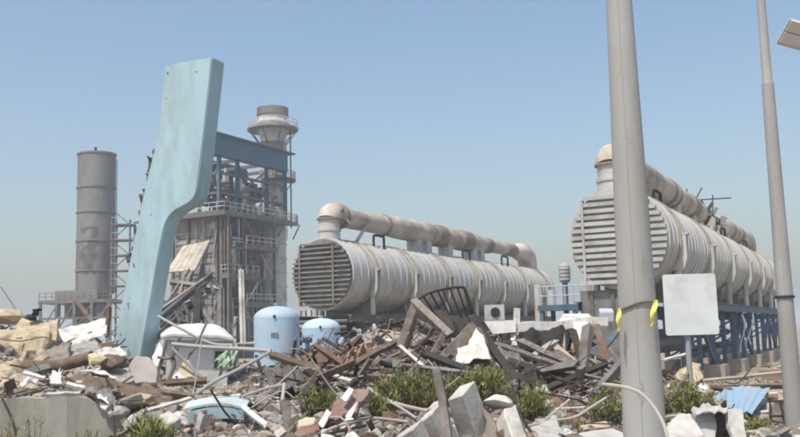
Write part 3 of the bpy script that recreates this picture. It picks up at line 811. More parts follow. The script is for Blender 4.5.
# ------------------------------------------------------------------ poles
M_steel2 = mat('scuffed_steel', (.31, .30, .28), (.36, .355, .34), rough=.6, scale=14, bump=.1, dirt=(.24, .205, .165), dscale=9)
def pole(px_ref, py_ref, d, prof, label, cable=None):
    p = P(px_ref, py_ref, d); gz = H(p.x, p.y) - .5
    rt = root('lamp_pole', label, 'pole', (p.x, p.y, gz))
    pr_ = [(r, z - gz) for r, z in prof]
    pr_[0] = (pr_[0][0], 0)
    MB()._lathe(pr_, Vector((0, 0, 0)), 16, 0).part('shaft', M_steell, rt, True)
    zt = pr_[-1][1]
    MB().tube([(-.35 * r_, -.937 * r_, z_) for r_, z_ in pr_], .005, 5).part('weld_seam', M_steell, rt)
    for (zz_, an_) in ((zt * .18, -1.9), (zt * .31, -1.3), (zt * .44, -1.7), (zt * .52, -2.2)):
        r_ = float(np.interp(zz_, [z_ for _, z_ in pr_], [a_ for a_, _ in pr_])) + .002
        b = MB(); n_ = 10
        ring_ = [(an_ + .16 * math.cos(t) * rng.uniform(.5, 1.2), zz_ + .09 * math.sin(t) * rng.uniform(.5, 1.5)) for t in [k * 2 * math.pi / n_ for k in range(n_)]]
        b.add([(r_ * math.cos(a_), r_ * math.sin(a_), z_) for a_, z_ in ring_] + [(r_ * math.cos(an_) * 1.004, r_ * math.sin(an_) * 1.004, zz_)], [(k, (k + 1) % n_, n_) for k in range(n_)])
        b.part('paint_scuff', M_steel2, rt)
    MB().tube(spline([(0, 0, zt - .05), (0.05, .1, zt + .35), (.3, .5, zt + .65), (.9, 1.3, zt + .75)], 4), .05, 8).part('lamp_arm', M_steell, rt, True)
    MB().box((1.05, 1.5, zt + .75), (.32, .32, .12), Matrix.Rotation(-.6, 3, 'Z')).part('lamp_head', M_steell, rt)
    return rt, gz
np_, gzn = pole(632, 220, 8.5, [(.215, 1.2), (.198, 2.15), (.165, 4.1), (.128, 6.2), (.06, 10.0)], 'thick grey tapered steel pole in the foreground with strap and yellow ribbons')
# strap with two ribbon ends
pc = P(637, 302, 8.5); Rz = .185
pp_ = np_.location
sb = MB()
zs = P(637, 302, 8.5).z - gzn
pts = [(Rz * 1.03 * math.cos(t), Rz * 1.03 * math.sin(t), zs - .02 + .03 * math.cos(t) + .015 * math.sin(3 * t)) for t in [k * math.pi / 12 for k in range(25)]]
sb.tube(pts, .010, 6, caps=False).part('strap', M_steel, np_, True)
for (px, y0, y1, dx, w) in ((619, 308, 331, -1.5, 3.4), (655.5, 300, 326, -5, 4.2)):
    a = P(px, y0, 8.3); b_ = P(px + dx, y1, 8.25)
    o = Vector((pp_[0], pp_[1], gzn))
    def rb(u, v):
        q = a.lerp(b_, u) - o
        wd = w * mpp(8.3) * (.65 + .5 * math.sin(3 * u + .4))
        return q + Vector(((v - .5) * wd + .006 * math.sin(9 * u), .012 * math.sin(7 * u + 2 * v), 0))
    g_ = MB().grid(rb, 9, 3, .003).part('ribbon', M_yellow, np_)
fp_, gzf = pole(777, 200, 18, [(.19, 0), (.172, 2.0), (.155, 4.0), (.118, 8.05), (.118, 8.06), (.10, 8.1), (.088, 9.4), (.05, 13)], 'thin grey stepped steel pole at the right edge behind the debris')
MB()._lathe([(.165, P(790, 298, 18).z - gzf), (.185, P(790, 298, 18).z - gzf), (.185, P(790, 298, 18).z - gzf + .05), (.16, P(790, 298, 18).z - gzf + .05)], Vector((0, 0, 0)), 16, 0).part('strap', M_dark, fp_)
# flood lamp whose pole stands beyond the right edge
q = P(803, 36, 15)
fl = root('floodlight', 'pale flat floodlight panel at the upper right edge of the picture', 'floodlight', (q.x + 1.3, q.y, 0))
MB().lathe([(.11, -.3), (.07, q.z + .6)], (0, 0, 0), 14).part('pole', M_steell, fl, True)
MB().tube([(0, 0, q.z), (-1.0, 0, q.z)], .05, 8).part('arm', M_steell, fl, True)
hr = Matrix.Rotation(.32, 3, 'Y') @ Matrix.Rotation(.85, 3, 'X')
for k, (dz, mm, nm) in enumerate(((.115, M_lens, 'panel'), (-.115, M_lens, 'panel'))):
    MB().box(Vector((-1.3, 0, q.z)) + hr @ Vector((0, 0, dz)), (.62, .05, .205), hr).part(nm, mm, fl)
MB().box((-1.3, .04, q.z), (.68, .03, .50), hr).part('housing', M_whitep, fl)

# ------------------------------------------------------------------ white blank sign board
d = 24.0
a, b_, c2, e = P(664, 274, d), P(717, 273.5, d), P(717.5, 335, d), P(664.5, 335, d)
ctr = (a + b_ + c2 + e) / 4
gz = H(ctr.x, ctr.y)
sg = root('sign_board', 'blank white rectangular sign board with dented edge beside the foreground pole', 'sign', (ctr.x, ctr.y, gz))
W_ = (b_ - a).length; Hh = a.z - e.z
rr = .06; pol = []
for (sx, sz, a0) in ((1, 1, 0), (-1, 1, 90), (-1, -1, 180), (1, -1, 270)):
    for t in (0, 30, 60, 90):
        an = R(a0 + t); pol.append(Vector((sx * (W_ / 2 - rr) + rr * math.cos(an), 0, ctr.z - gz + sz * (Hh / 2 - rr) + rr * math.sin(an))))
MB().prism(pol, (0, .02, 0)).part('panel', M_sign, sg)
for dz in (-.4, .4): MB().box((0, .04, ctr.z - gz + dz), (W_ * .8, .03, .05)).part('back_rail', M_steel, sg)
MB().tube([(-.1, .14, -.4), (-.1, .14, ctr.z - gz + .35)], .075, 10).part('post', M_steell, sg, True)
for (x, z) in ((-.6, .16), (-.55, -.6), (.6, -.6), (.61, .5), (-.6, .62)):
    MB().tube([(x, -.003, ctr.z - gz + z), (x, .01, ctr.z - gz + z)], .008, 8).part('rivet', M_steel, sg)

# ------------------------------------------------------------------ white cabin
d = 30
cb = root('guard_cabin', 'dusty white cabin with overhanging roof and small window, tilted behind bent railing', 'cabin', P(205, 382, d), 0, rot=Euler((R(2), R(3), R(16))))
sc_ = mpp(d)
wd, hh, dp = 72 * sc_, 44 * sc_, 1.9
def box_(x0, x1, y0, y1, z0, z1): return MB().box(((x0 + x1) / 2, (y0 + y1) / 2, (z0 + z1) / 2), (x1 - x0, y1 - y0, z1 - z0))
wx0, wx1, wz0, wz1 = .10 * wd, .24 * wd, .42, 1.05
x0, x1 = -wd * .52, wd * .30
box_(x0, wx0, 0, .08, -.6, hh).part('front_wall', M_whitep, cb)
box_(wx1, x1, 0, .08, -.6, hh).part('front_wall', M_whitep, cb)
box_(wx0, wx1, 0.001, .08, -.6, wz0).part('front_wall', M_whitep, cb)
box_(wx0, wx1, 0.001, .08, wz1, hh).part('front_wall', M_whitep, cb)
box_(x0, x0 + .08, .081, dp, -.6, hh).part('side_wall', M_whitep, cb)
box_(x1 - .08, x1, .081, dp, -.6, hh).part('side_wall', M_whitep, cb)
box_(x0 + .081, x1 - .081, dp - .08, dp, -.6, hh).part('rear_wall', M_whitep, cb)
w_ = box_(wx0 + .03, wx1 - .03, .05, .06, wz0 + .03, wz1 - .03).part('window', M_glass, cb)
for (a0, a1, c0, c1) in ((wx0, wx1, wz0, wz0 + .04), (wx0, wx1, wz1 - .04, wz1), (wx0, wx0 + .04, wz0 + .04, wz1 - .04), (wx1 - .04, wx1, wz0 + .04, wz1 - .04)):
    box_(a0 + .002, a1 - .002, -.015, .07, c0 + .002, c1 - .002).part('window_frame', M_steell, w_)
def roofp(u, v):
    x = -wd * .62 + u * wd * 1.0; y = -.35 + v * (dp + .7)
    return Vector((x, y, hh + .02 + .36 * (1 - (2 * u - 1) ** 4) * (1 - .75 * (2 * v - 1) ** 4) + .10 * mnoise.fractal(Vector((x * 1.3, y * 1.3, 0)), 1., 2., 3) - .12 * max(0, u - .55)))
MB().grid(roofp, 16, 10, -.08).part('roof', M_white, cb, True)
box_(-wd * .60, wd * .36, -.32, dp + .32, hh - .1, hh - .0).part('eave', M_whitep, cb)

# ------------------------------------------------------------------ debris helpers
def gtop(p): return H(p.x, p.y) - .12
def slab(name, label, cat, pix, thick, M, jag=0., back=(0.1, .9, .35), bev=True, group=None):
    """irregular plate whose front outline is given by (px,py,d) corners; thick metres backwards"""
    pts = [P(*p) for p in pix]
    out = []
    for i, p in enumerate(pts):
        q = pts[(i + 1) % len(pts)]
        n = 4 if jag else 1
        for k in range(n):
            w = p.lerp(q, k / n)
            if jag: w = w + Vector((rng.gauss(0, jag), rng.gauss(0, jag), rng.gauss(0, jag)))
            out.append(w)
    e = Vector(back).normalized() * thick
    c_ = sum(out, Vector()) / len(out)
    nm = Vector()
    for i, p in enumerate(out):
        nm += (p - c_).cross(out[(i + 1) % len(out)] - c_)
    nm.normalize()
    out = [p - nm * (p - c_).dot(nm) for p in out]
    if abs(e.dot(nm)) < thick * .75: e = nm * thick * (1 if nm.y > 0 else -1)
    bm = bmesh.new()
    f0 = [bm.verts.new(p) for p in out]
    b0 = [bm.verts.new(p + e + Vector((rng.gauss(0, jag), 0, rng.gauss(0, jag))) * .6) for p in out]
    n = len(out)
    bm.faces.new(f0); bm.faces.new(b0[::-1])
    for i in range(n):
        j = (i + 1) % n
        bm.faces.new((f0[i], b0[i], b0[j], f0[j]))
    bmesh.ops.recalc_face_normals(bm, faces=bm.faces)
    if bev:
        bmesh.ops.bevel(bm, geom=[e_ for e_ in bm.edges if e_.calc_face_angle(0) > .6], offset=thick * .06 + .004, segments=1, affect='EDGES')
    if jag >= .02:
        bmesh.ops.triangulate(bm, faces=bm.faces[:])
        bmesh.ops.subdivide_edges(bm, edges=[e_ for e_ in bm.edges if e_.calc_length() > .25], cuts=2, use_grid_fill=True)
        bmesh.ops.triangulate(bm, faces=bm.faces[:])
        for v in bm.verts:
            v.co += mnoise.turbulence_vector(v.co * 2.6, 3, False) * jag * 1.5
    b = MB(); bm.verts.index_update()
    b.v = [v.co.copy() for v in bm.verts]; b.f = [tuple(v.index for v in f.verts) for f in bm.faces]; b.mi = [0] * len(b.f); bm.free()
    return b.thing(name, label, cat, M, group)
def beam(name, label, cat, a, b_, wpx, M, hpx=None, roll=.4, group=None, taper=.9, ibeam=False):
    A, B = P(*a), P(*b_)
    d = (a[2] + b_[2]) / 2
    w = wpx * mpp(d); h = (hpx or wpx * .7) * mpp(d)
    b = MB()
    if ibeam: b.ibeam(A, B, w, h * 1.2, w * .13, roll)
    else:
        n = 5; D = B - A
        pv = A
        ps = [A + D * (k / n) + Vector((rng.gauss(0, w * .05), rng.gauss(0, w * .05), rng.gauss(0, w * .05))) * (0 if k in (0, n) else 1) for k in range(n + 1)]
        z = D.normalized(); up = Vector((0, 0, 1)) if abs(z.z) < .95 else Vector((0, 1, 0))
        x = up.cross(z).normalized(); y = z.cross(x); q = Matrix.Rotation(roll, 3, z); x = q @ x; y = q @ y
        o = 0
        for k, p in enumerate(ps):
            t = 1 + (taper - 1) * k / n
            end = z * w * .35 if k in (0, n) else Vector()
            for sx, sy in ((-1, -1), (1, -1), (1, 1), (-1, 1)):
                b.v.append(p + x * sx * w / 2 * t + y * sy * h / 2 * t + end * rng.uniform(-1, 1))
        for k in range(n):
            for i in range(4):
                j = (i + 1) % 4
                b.f.append((k * 4 + i, k * 4 + j, k * 4 + 4 + j, k * 4 + 4 + i)); b.mi.append(0)
        b.f += [(3, 2, 1, 0), (n * 4, n * 4 + 1, n * 4 + 2, n * 4 + 3)]; b.mi += [0, 0]
    return b.thing(name, label, cat, M, group)
def rod(name, label, cat, pix, rpx, M, group=None, n=7):
    pts = spline([P(*p) for p in pix], 6); d = pix[0][2]
    return MB().tube(pts, rpx * mpp(d), n).thing(name, label, cat, M, group, True)
def chunk(name, label, cat, px, py, d, wpx, hpx, M, depth=None, npt=22, seed=None, group=None, sq=.55):
    """angular lump about wpx by hpx pixels centred at the pixel"""
    rg = random.Random(seed if seed is not None else int(px * 31 + py * 7))
    c_ = P(px, py, d); s_ = mpp(d)
    dx, dz = wpx * s_ / 2, hpx * s_ / 2; dy = (depth / 2 if depth else min(dx, dz) * 1.1)
    pts = []
    for k in range(npt):
        v = Vector((rg.gauss(0, 1), rg.gauss(0, 1), rg.gauss(0, 1))).normalized()
        mx = max(abs(v.x), abs(v.y), abs(v.z))
        v = v.lerp(v / mx, sq) * rg.uniform(.85, 1.08)
        pts.append(c_ + Vector((v.x * dx, v.y * dy, v.z * dz)))
    return MB().hull(pts).thing(name, label, cat, M, group)
def sheet(name, label, cat, pix, M, crump=.05, corr=0, amp=.03, thick=.012, nu=24, nv=12, seed=1, smooth=True):
    """thin sheet spanned by four (px,py,d) corners, crumpled and optionally corrugated across u"""
    A, B, C, D = [P(*p) for p in pix]
    nrm = (B - A).cross(D - A).normalized()
    def fn(u, v):
        p = A.lerp(B, u).lerp(D.lerp(C, u), v)
        k = crump * mnoise.fractal(Vector((u * 3, v * 3, seed * 7.3)), 1., 2., 3)
        if corr: k += amp * max(-.4, math.sin(u * corr * 2 * math.pi))
        return p + nrm * k
    return MB().grid(fn, nu, nv, thick).thing(name, label, cat, M, None, smooth)

# ------------------------------------------------------------------ low concrete wall, lower left
n_ = 6
wall_l = P(-30, 399, 20.0); wall_r = P(126, 396, 20.4)
wr = root('retaining_wall', 'low stained concrete wall with broken top at the lower left', 'wall', (wall_l.x, wall_l.y, wall_l.z - 2.4))
WF = [0, .12, .62, 1.0]
for k in range(3):
    a = wall_l.lerp(wall_r, WF[k]); b_ = wall_l.lerp(wall_r, WF[k + 1]) - Vector((.004, 0, 0))
    top = [a.lerp(b_, t / 6) + Vector((0, 0, rng.gauss(0, .025))) for t in range(7)]
    if k == 2: top = [p - Vector((0, 0, .012 * i * i)) for i, p in enumerate(top)]
    poly = top + [Vector((b_.x, b_.y, b_.z - 2.4)), Vector((a.x, a.y, a.z - 2.4))]
    MB().prism(poly, (0, .35, 0)).part('wall_panel', mat('wall_concrete', (.37, .35, .30), (.29, .275, .235), dirt=(.20, .18, .145), dscale=.9, dirt_amt=.55, bump=.3, streak=.4, var=.03), wr, wld=True)

# ------------------------------------------------------------------ left heap
T = 'tan'
slab('insulation_block', 'large tan insulation block with flat lit face on the left heap', 'block', [(-14, 328, 27), (49, 331, 26.6), (41, 361, 26), (-12, 364, 26.4)], 1.3, M_tan, .035)
slab('insulation_block', 'cracked tan insulation block lying just below the black cloth', 'block', [(17, 316, 28), (57, 322, 27.6), (54, 337, 27), (14, 334, 27.4)], 1.2, M_tan, .03)
chunk('insulation_block', 'rounded tan lump at the top left end of the heap', 'block', 6, 317, 28, 34, 17, M_tan, 1.2)
slab('insulation_block', 'brown grey tilted block right of the large tan block', 'block', [(43, 333, 27), (72, 345, 27), (66, 362, 26), (42, 360, 26)], .7, M_concd, .03)
b = MB()
cc = P(35, 314, 27.6)
for (ox, oz, sx_, sz_) in ((-.10, -.10, .13, .09), (.05, .02, .10, .10), (.10, .12, .12, .045)):
    b.hull([cc + Vector((ox, 0, oz)) + Vector((rng.uniform(-1, 1) * sx_ * 1.4, rng.uniform(-.14, .14), rng.uniform(-1, 1) * sz_ * 1.3)) for _ in range(18)])
b.thing('black_cloth', 'crumpled black cloth bundle on top of the tan blocks', 'cloth', M_black)
slab('yellow_panel', 'small yellowish panel sticking up beside the tan blocks', 'panel', [(50, 322, 27), (58, 318, 27), (56, 340, 26.6), (49, 342, 26.6)], .1, M_tan, .01)
sheet('roof_panel', 'long white bent panel on the heap below the stack platform', 'panel', [(45, 333, 29), (106, 319, 30), (105, 327, 29.3), (60, 343, 28.6)], M_white, .12, seed=2)
sheet('roof_panel', 'white folded strip left of the blue pillar base', 'panel', [(70, 342, 28), (107, 325, 28.6), (106, 333, 28), (72, 347, 27.6)], M_white, .1, seed=3)
slab('concrete_fragment', 'grey concrete slab lying flat under the white folded strip', 'slab', [(66, 345, 27.5), (98, 340, 28), (104, 353, 27), (70, 357, 26.6)], .4, M_conc, .03)
beam('fallen_girder', 'rusty steel bar leaning across the stack platform, left of the pillar', 'beam', (76, 300, 60), (98, 330, 58), 4, M_brown, group=None)
beam('timber_plank', 'dark post standing upright beside the left edge of the pillar', 'post', (109, 306, 31), (107, 337, 31), 4, M_brown)
sheet('curved_roofing', 'pale curved panel at the foot of the blue pillar', 'panel', [(97, 349, 25.2), (120, 346, 26.4), (128, 355, 25.4), (99, 354, 24.6)], M_white, .07, seed=5, thick=.05)
slab('pinkish_fragment', 'upright rounded pinkish concrete piece in front of the pillar base', 'slab', [(129, 365, 24.3), (137, 355, 24.5), (150, 357, 24.5), (157, 368, 24.3), (156, 382, 24), (130, 383, 24)], .22, mat('pinkish_concrete', (.42, .37, .335), (.34, .30, .27), bump=.3), .012)
rod('rolled_mat', 'long grey brown rolled mat lying on the left heap', 'mat', [(24, 366, 24.6), (55, 366, 24.3), (92, 357, 24)], 6.2, M_brown, n=10)
chunk('foam_block', 'yellowish foam lump at the end of the rolled mat', 'foam', 98, 358, 23.8, 19, 13, mat('yellow_foam', (.56, .49, .29), (.44, .38, .22), bump=.6), .5)
chunk('rubble_block', 'dark hollow lump right of the yellowish foam', 'lump', 112, 362, 24, 22, 16, M_brown, .6)
sheet('brown_board', 'wide brown board sloping down the middle of the left heap', 'board', [(64, 375, 23), (100, 370, 23.6), (138, 392, 22.2), (96, 393, 21.6)], M_brown, .12, seed=8, thick=.06)
sheet('white_edge_sheet', 'white torn strip along the top of the wide brown board', 'sheet', [(80, 371, 23.4), (100, 369, 23.8), (118, 378, 23.2), (84, 374, 23)], M_white, .05, seed=9)
slab('plaster_piece', 'jagged white plaster piece standing below the rolled mat', 'plaster', [(49, 384, 22), (52, 369, 22.2), (58, 372, 22.2), (61, 370, 22.2), (62, 383, 22)], .12, M_white, .02)
beam('plaster_strip', 'short white strip lying left of the jagged plaster piece', 'strip', (24, 373, 22.2), (44, 378, 22), 4, M_white)
beam('plaster_strip', 'white squared batten lying below the wide brown board', 'strip', (67, 384, 21.4), (84, 388, 21.2), 4.5, M_white)
beam('plaster_strip', 'pale broken kerb lying on the low wall', 'strip', (46, 395, 20.3), (80, 394, 20.5), 5, M_concl, 4.5)
sheet('broken_sheet', 'purple grey crumpled metal sheet hanging over the wall end', 'sheet', [(80, 388, 20.9), (112, 391, 21), (118, 408, 20.1), (92, 398, 20.1)], M_steel, .16, seed=12)
slab('plaster_piece', 'white jagged fragment hanging at the right end of the low wall', 'plaster', [(96, 396, 20.3), (108, 396, 20.3), (109, 408, 20.1), (101, 409, 20.1)], .12, M_white, .03)
sheet('brown_board', 'torn brown board lying right of the wide brown board', 'board', [(118, 388, 22), (150, 384, 22.6), (180, 400, 21.2), (140, 404, 20.6)], M_brown, .14, seed=14, thick=.05)
slab('stone_block', 'pale tan block lying on the torn brown board', 'block', [(159, 402, 20.8), (174, 401, 20.9), (174, 408, 20.5), (160, 408, 20.5)], .4, M_tan, .012)
chunk('stone_block', 'tan rounded stone below the wide brown board', 'stone', 140, 400, 21, 26, 14, M_tan, .6)
slab('stone_block', 'pale flat stone left of the pale blue gutter piece', 'block', [(157, 415, 19.4), (170, 411, 19.6), (180, 417, 19.2), (168, 424, 19)], .4, M_concl, .02)
chunk('stone_block', 'brown lump at the bottom right of the low wall', 'stone', 130, 402, 20.8, 30, 16, M_concd, .7)
chunk('concrete_chunk', 'broken grey concrete lump hanging under the wall end', 'lump', 118, 413, 19.8, 20, 14, M_conc, .5)
rod('bent_rod', 'dark bent rod leaning on the face of the low wall', 'rod', [(2, 398, 19.6), (8, 410, 19.4), (14, 425, 19.2), (17, 445, 19)], 1.3, M_dark)
rod('bent_rod', 'thin rod leaning at the right end of the low wall', 'rod', [(112, 405, 19.7), (114, 425, 19.5), (116, 445, 19.3)], 1.1, M_dark)
rod('bent_cable', 'thin dark cable hanging across the tan blocks', 'cable', [(-4, 338, 25.8), (20, 341, 25.4), (44, 337, 25.6), (60, 345, 25.6)], .6, M_brown)

# pale blue gutter / fascia piece
def gut(u, v):
    p = P(184 + 62 * u, 411 - 6 * math.sin(math.pi * u * .9) + 1 * u, 19.4 + .5 * u)
    return p + Vector((0, .9 * v, .12 * math.sin(math.pi * v)))
gr = root('blue_fascia', 'pale blue curved roof fascia piece lying in front of the cabin', 'fascia', P(215, 425, 19.4))
MB().grid(gut, 18, 6, .05).part('top_sheet', mat('pale_blue_dusty', (.50, .60, .62), (.42, .54, .58), dirt=(.5, .46, .4), dscale=1.4, bump=.2), gr, True, wld=True)
def gut2(u, v):
    p = P(188 + 56 * u, 412 - 5 * math.sin(math.pi * u * .9) + 14 * v * (1 - .3 * u), 19.38 + .5 * u)
    return p
MB().grid(gut2, 16, 4, .04).part('side_sheet', M_bluep, gr, True, wld=True)
beam('white_batten', 'long white squared batten running down right of the blue fascia', 'batten', (236, 402, 20.4), (266, 425, 18.6), 5.5, M_white)

# ------------------------------------------------------------------ bent railing in front of the cabin
rlr = root('bent_railing', 'bent pale pipe railing collapsed in front of the white cabin', 'railing', P(170, 380, 27))
def rp(pix, r, M=M_steell, nm='rail_bar'):
    MB().tube(spline([P(*p) for p in pix], 5), r, 8).part(nm, M, rlr, True, wld=True)
rp([(172, 344, 26.5), (205, 347, 26.3), (245, 349, 26), (271, 351, 25.8)], .062)
rp([(158, 316, 28), (178, 327, 27.6), (210, 343, 27.4), (232, 345, 27.3)], .045)
rp([(166, 340, 26.6), (163, 356, 26.5), (158, 372, 26.4), (162, 388, 26)], .05, M_boilerd, 'rail_post')
rp([(180, 337, 26.6), (172, 352, 26.4), (174, 365, 26.3), (166, 385, 26)], .06, M_boilerd, 'rail_post')
rp([(206, 324, 27), (196, 345, 26.7), (185, 362, 26.4), (175, 384, 26)], .04, M_boilerd, 'rail_post')
rp([(158, 357, 26.4), (170, 358, 26.3), (178, 348, 26.2)], .04, M_steel)
rp([(172, 348, 26), (190, 366, 25.6), (212, 388, 24.8)], .045, M_steel)
rp([(270, 352, 25.6), (245, 366, 25), (215, 381, 24.5), (196, 394, 24)], .05)
rp([(196, 396, 24), (190, 390, 24.2), (175, 392, 24.5)], .04, M_steel)
slab('tan_board', 'tan triangular board leaning below the cabin wall', 'board', [(176, 374, 25.8), (186, 356, 26.6), (204, 384, 25.2), (190, 385, 25.2)], .05, M_tan, .006)
slab('plaster_piece', 'white leaning plaster piece between the bent rails', 'plaster', [(172, 377, 25.6), (178, 371, 25.8), (192, 384, 25), (184, 386, 24.9)], .08, M_white, .01)
slab('cabin_fragment', 'white wall fragment standing left of the cabin among rails', 'panel', [(152, 356, 28), (160, 343, 28.6), (164, 352, 28), (160, 368, 27.6), (153, 366, 27.6)], .1, M_whitep, .01)
sheet('green_tarp', 'crumpled green and white tarp right of the cabin window', 'tarp', [(219, 352, 27), (236, 347, 27.6), (238, 364, 26.8), (222, 370, 26.4)], M_green, .45, seed=21)

# ------------------------------------------------------------------ collapsed gantry against the boiler house
gn = root('collapsed_gantry', 'collapsed grey steel gantry sloping down in front of the boiler house', 'gantry', P(160, 340, 62))
def gb(a, b_, w, M=M_boilerd, nm='girder'):
    MB().ibeam(P(*a), P(*b_), w, w, w * .2, rng.uniform(0, 1)).part(nm, M, gn, wld=True)
for a, b_, w, M_ in [((212, 276, 66), (146, 332, 56), .55, M_boilerd), ((216, 284, 66), (152, 342, 56), .55, M_steel), ((205, 280, 64), (140, 326, 58), .35, M_boiler),
                     ((170, 282, 64), (222, 289, 64), .3, M_boiler), ((190, 270, 66), (168, 304, 62), .4, M_boiler), ((186, 272, 66), (180, 300, 62), .35, M_pipeb),
                     ((221, 288, 64), (221, 330, 62), .35, M_steel), ((174, 318, 60), (160, 300, 62), .4, M_boilerd), ((196, 300, 62), (214, 330, 60), .3, M_steel),
                     ((164, 312, 60), (206, 296, 62), .3, M_boiler), ((150, 318, 58), (186, 322, 60), .5, M_boilerd), ((241, 270, 70), (243, 345, 66), .3, M_chim), ((176, 296, 62), (165, 330, 60), .5, M_dark), ((199, 290, 62), (196, 326, 60), .45, M_dark), ((186, 300, 62), (205, 318, 61), .4, M_boilerd)]:
    gb(a, b_, w, M_)
for k in range(16):
    t = rng.random()
    a = P(214 - 66 * t, 278 + 55 * t, 64 - 8 * t); b_ = P(219 - 66 * t, 288 + 56 * t, 64 - 8 * t)
    MB().beam(a, b_, .25, .18).part('cross_bar', rng.choice([M_boilerd, M_steel]), gn, wld=True)
# tilted tan roofing sheet with four ridges
hs = root('hanging_sheet', 'tan ribbed wall sheet hanging loose on the left face of the boiler house', 'sheet', P(190, 270, 95))
for k in range(5):
    u0, u1 = k / 5, (k + .94) / 5
    A, B, C, D = P(183, 246, 98), P(210, 240, 97), P(195, 270, 90), P(166, 272, 90)
    q = [A.lerp(B, u0), A.lerp(B, u1), D.lerp(C, u1), D.lerp(C, u0)]
    MB().prism(q, (.05, .35, -.1)).part('sheet_strip', mat('tan_sheet', (.47, .42, .34), (.38, .335, .27), dirt=(.24, .2, .155), dscale=.6, bump=.2), hs, wld=True)

# ------------------------------------------------------------------ centre heap
beam('broken_timber', 'thick brown timber beam in front of the larger blue tank', 'beam', (272, 355, 27), (322, 371, 25.5), 7.5, M_brown, 5)
beam('broken_timber', 'long weathered timber running right below the smaller blue tank', 'beam', (300, 369, 25.5), (420, 380, 24.4), 5, M_wood, 4)
beam('broken_timber', 'thin long brown rail above the weathered timber', 'beam', (298, 365, 26), (424, 372, 26.5), 3.2, M_brown, 3)
beam('timber_plank', 'short pale plank under the long weathered timber', 'plank', (310, 376, 24.6), (329, 384, 24), 4.5, M_wood, 2)
beam('timber_plank', 'pale broken plank below the rust coloured sheet', 'plank', (332, 374, 24.5), (350, 381, 24.2), 5, M_concl, 2)
sheet('rusty_sheet', 'crumpled rust orange sheet right of the smaller blue tank', 'sheet', [(347, 352, 29), (376, 345, 30), (379, 362, 28.6), (344, 366, 28)], M_orange, .5, seed=31, thick=.02)
beam('rusty_beam', 'red brown bent beam in front of the smaller blue tank', 'beam', (316, 346, 30), (345, 366, 28), 5, M_rust, 5)
slab('rusty_plate', 'dark pointed plate standing in front of the smaller blue tank', 'plate', [(314, 356, 29.5), (318, 343, 30), (326, 352, 29.5), (336, 362, 29), (318, 362, 29)], .06, M_rust, .01)
chunk('plastic_jug', 'pale blue jug shape lump right of the smaller blue tank', 'jug', 341.5, 341, 36, 7, 9, M_tankt, .3, sq=.2)
chunk('white_bucket', 'small round white bucket near the broken concrete frame foot', 'bucket', 389, 341, 30, 9, 7, M_white, .25, sq=.1)
chunk('white_lump', 'small white lump on the dark heap under the left vessel', 'lump', 374.5, 328, 36, 5, 9, M_white, .2)
# broken concrete frame
fr = root('collapsed_portal', 'broken grey concrete frame leaning in the middle of the heap', 'frame', P(398, 347, 30))
def fb(a, b_, wpx, M=M_wood, nm='member', h=.8):
    d_ = (a[2] + b_[2]) / 2
    MB().beam(P(*a), P(*b_), wpx * mpp(d_), wpx * h * mpp(d_), .5).part(nm, M, fr, wld=True)
fb((415, 302, 30), (399, 348, 29.6), 8, M_concd, 'post')
fb((420, 304, 30.6), (405, 352, 30.2), 4.5, M_dark, 'post')
fb((413, 301, 30), (450, 336, 29), 8, M_concd, 'top_beam')
fb((472, 325, 29), (433, 367, 27.5), 8, M_concd, 'post')
fb((446, 330, 29.2), (430, 358, 28), 5.5, M_wood, 'post')
fb((400, 346, 29.5), (430, 372, 27), 3.2, M_concl, 'strut')
fb((378, 362, 29), (402, 352, 29.5), 3.4, M_wood, 'strut')
# steel grate panel with curved top
gt = root('steel_grate', 'black steel grille panel with curved top rising from the heap', 'grille', P(450, 330, 31))
arc = [(417, 300), (428, 293.5), (440, 290), (452, 287.5), (464, 287)]
low = [(427, 312), (441, 314.5), (452, 316.5), (464, 318.5), (473, 320)]
topc = spline([P(x, y, 31) for x, y in arc], 5); lowc = spline([P(x, y, 31.2) for x, y in low], 5)
MB().tube(topc, .05, 6).part('top_rail', M_dark, gt, True, wld=True)
MB().tube(lowc, .045, 6).part('bottom_rail', M_dark, gt, True, wld=True)
mid = [a.lerp(b_, .35) for a, b_ in zip(topc, lowc)]
for k in range(8):
    i = int(round(k * (len(topc) - 1) / 7))
    MB().tube([topc[i], lowc[i]], .055 if k == 7 else .035, 6).part('bar', M_dark, gt, True, wld=True)
MB().tube([P(464, 287, 31), P(469, 300, 31), P(477, 321, 31)], .06, 6).part('end_post', M_dark, gt, True, wld=True)
sheet('torn_sheet', 'dark torn sheet hanging below the steel grille', 'sheet', [(432, 307, 30.8), (470, 320, 30.6), (466, 330, 29.8), (446, 328, 29.6)], M_dark, .12, seed=41)
# plaster covered slab
slab('wall_fragment', 'brown wall fragment with white plaster in front of the steel grille', 'wall fragment', [(449, 366, 27.6), (470, 324, 28.6), (482, 328, 28.6), (497, 365, 27.6)], .25, M_brown, .03)
slab('plaster_patch', 'bright white plaster sheet on the brown wall fragment', 'plaster', [(455, 364, 27.35), (458, 348, 27.7), (468, 345, 27.8), (476, 327, 28.25), (484, 338, 28.0), (491, 359, 27.4), (474, 357, 27.4), (468, 364, 27.3)], .05, M_white, .012)
beam('fallen_girder', 'long dark steel beam falling right from the wall fragment', 'beam', (472, 318, 29.5), (518, 384, 26.5), 8, M_dark, 6)
beam('fallen_girder', 'thick dark beam lying low on the right of the heap', 'beam', (508, 362, 27.5), (592, 388, 26), 9, M_dark, 7)
beam('fallen_girder', 'grey brown beam lying above the thick dark beam', 'beam', (498, 345, 30), (560, 366, 28.5), 6, M_wood, 4)
sheet('steel_plate', 'grey bent plate in the middle of the heap under the canopy', 'plate', [(493, 342, 30.5), (525, 351, 30), (540, 372, 28), (502, 366, 28.2)], M_steel, .3, seed=44, thick=.04)
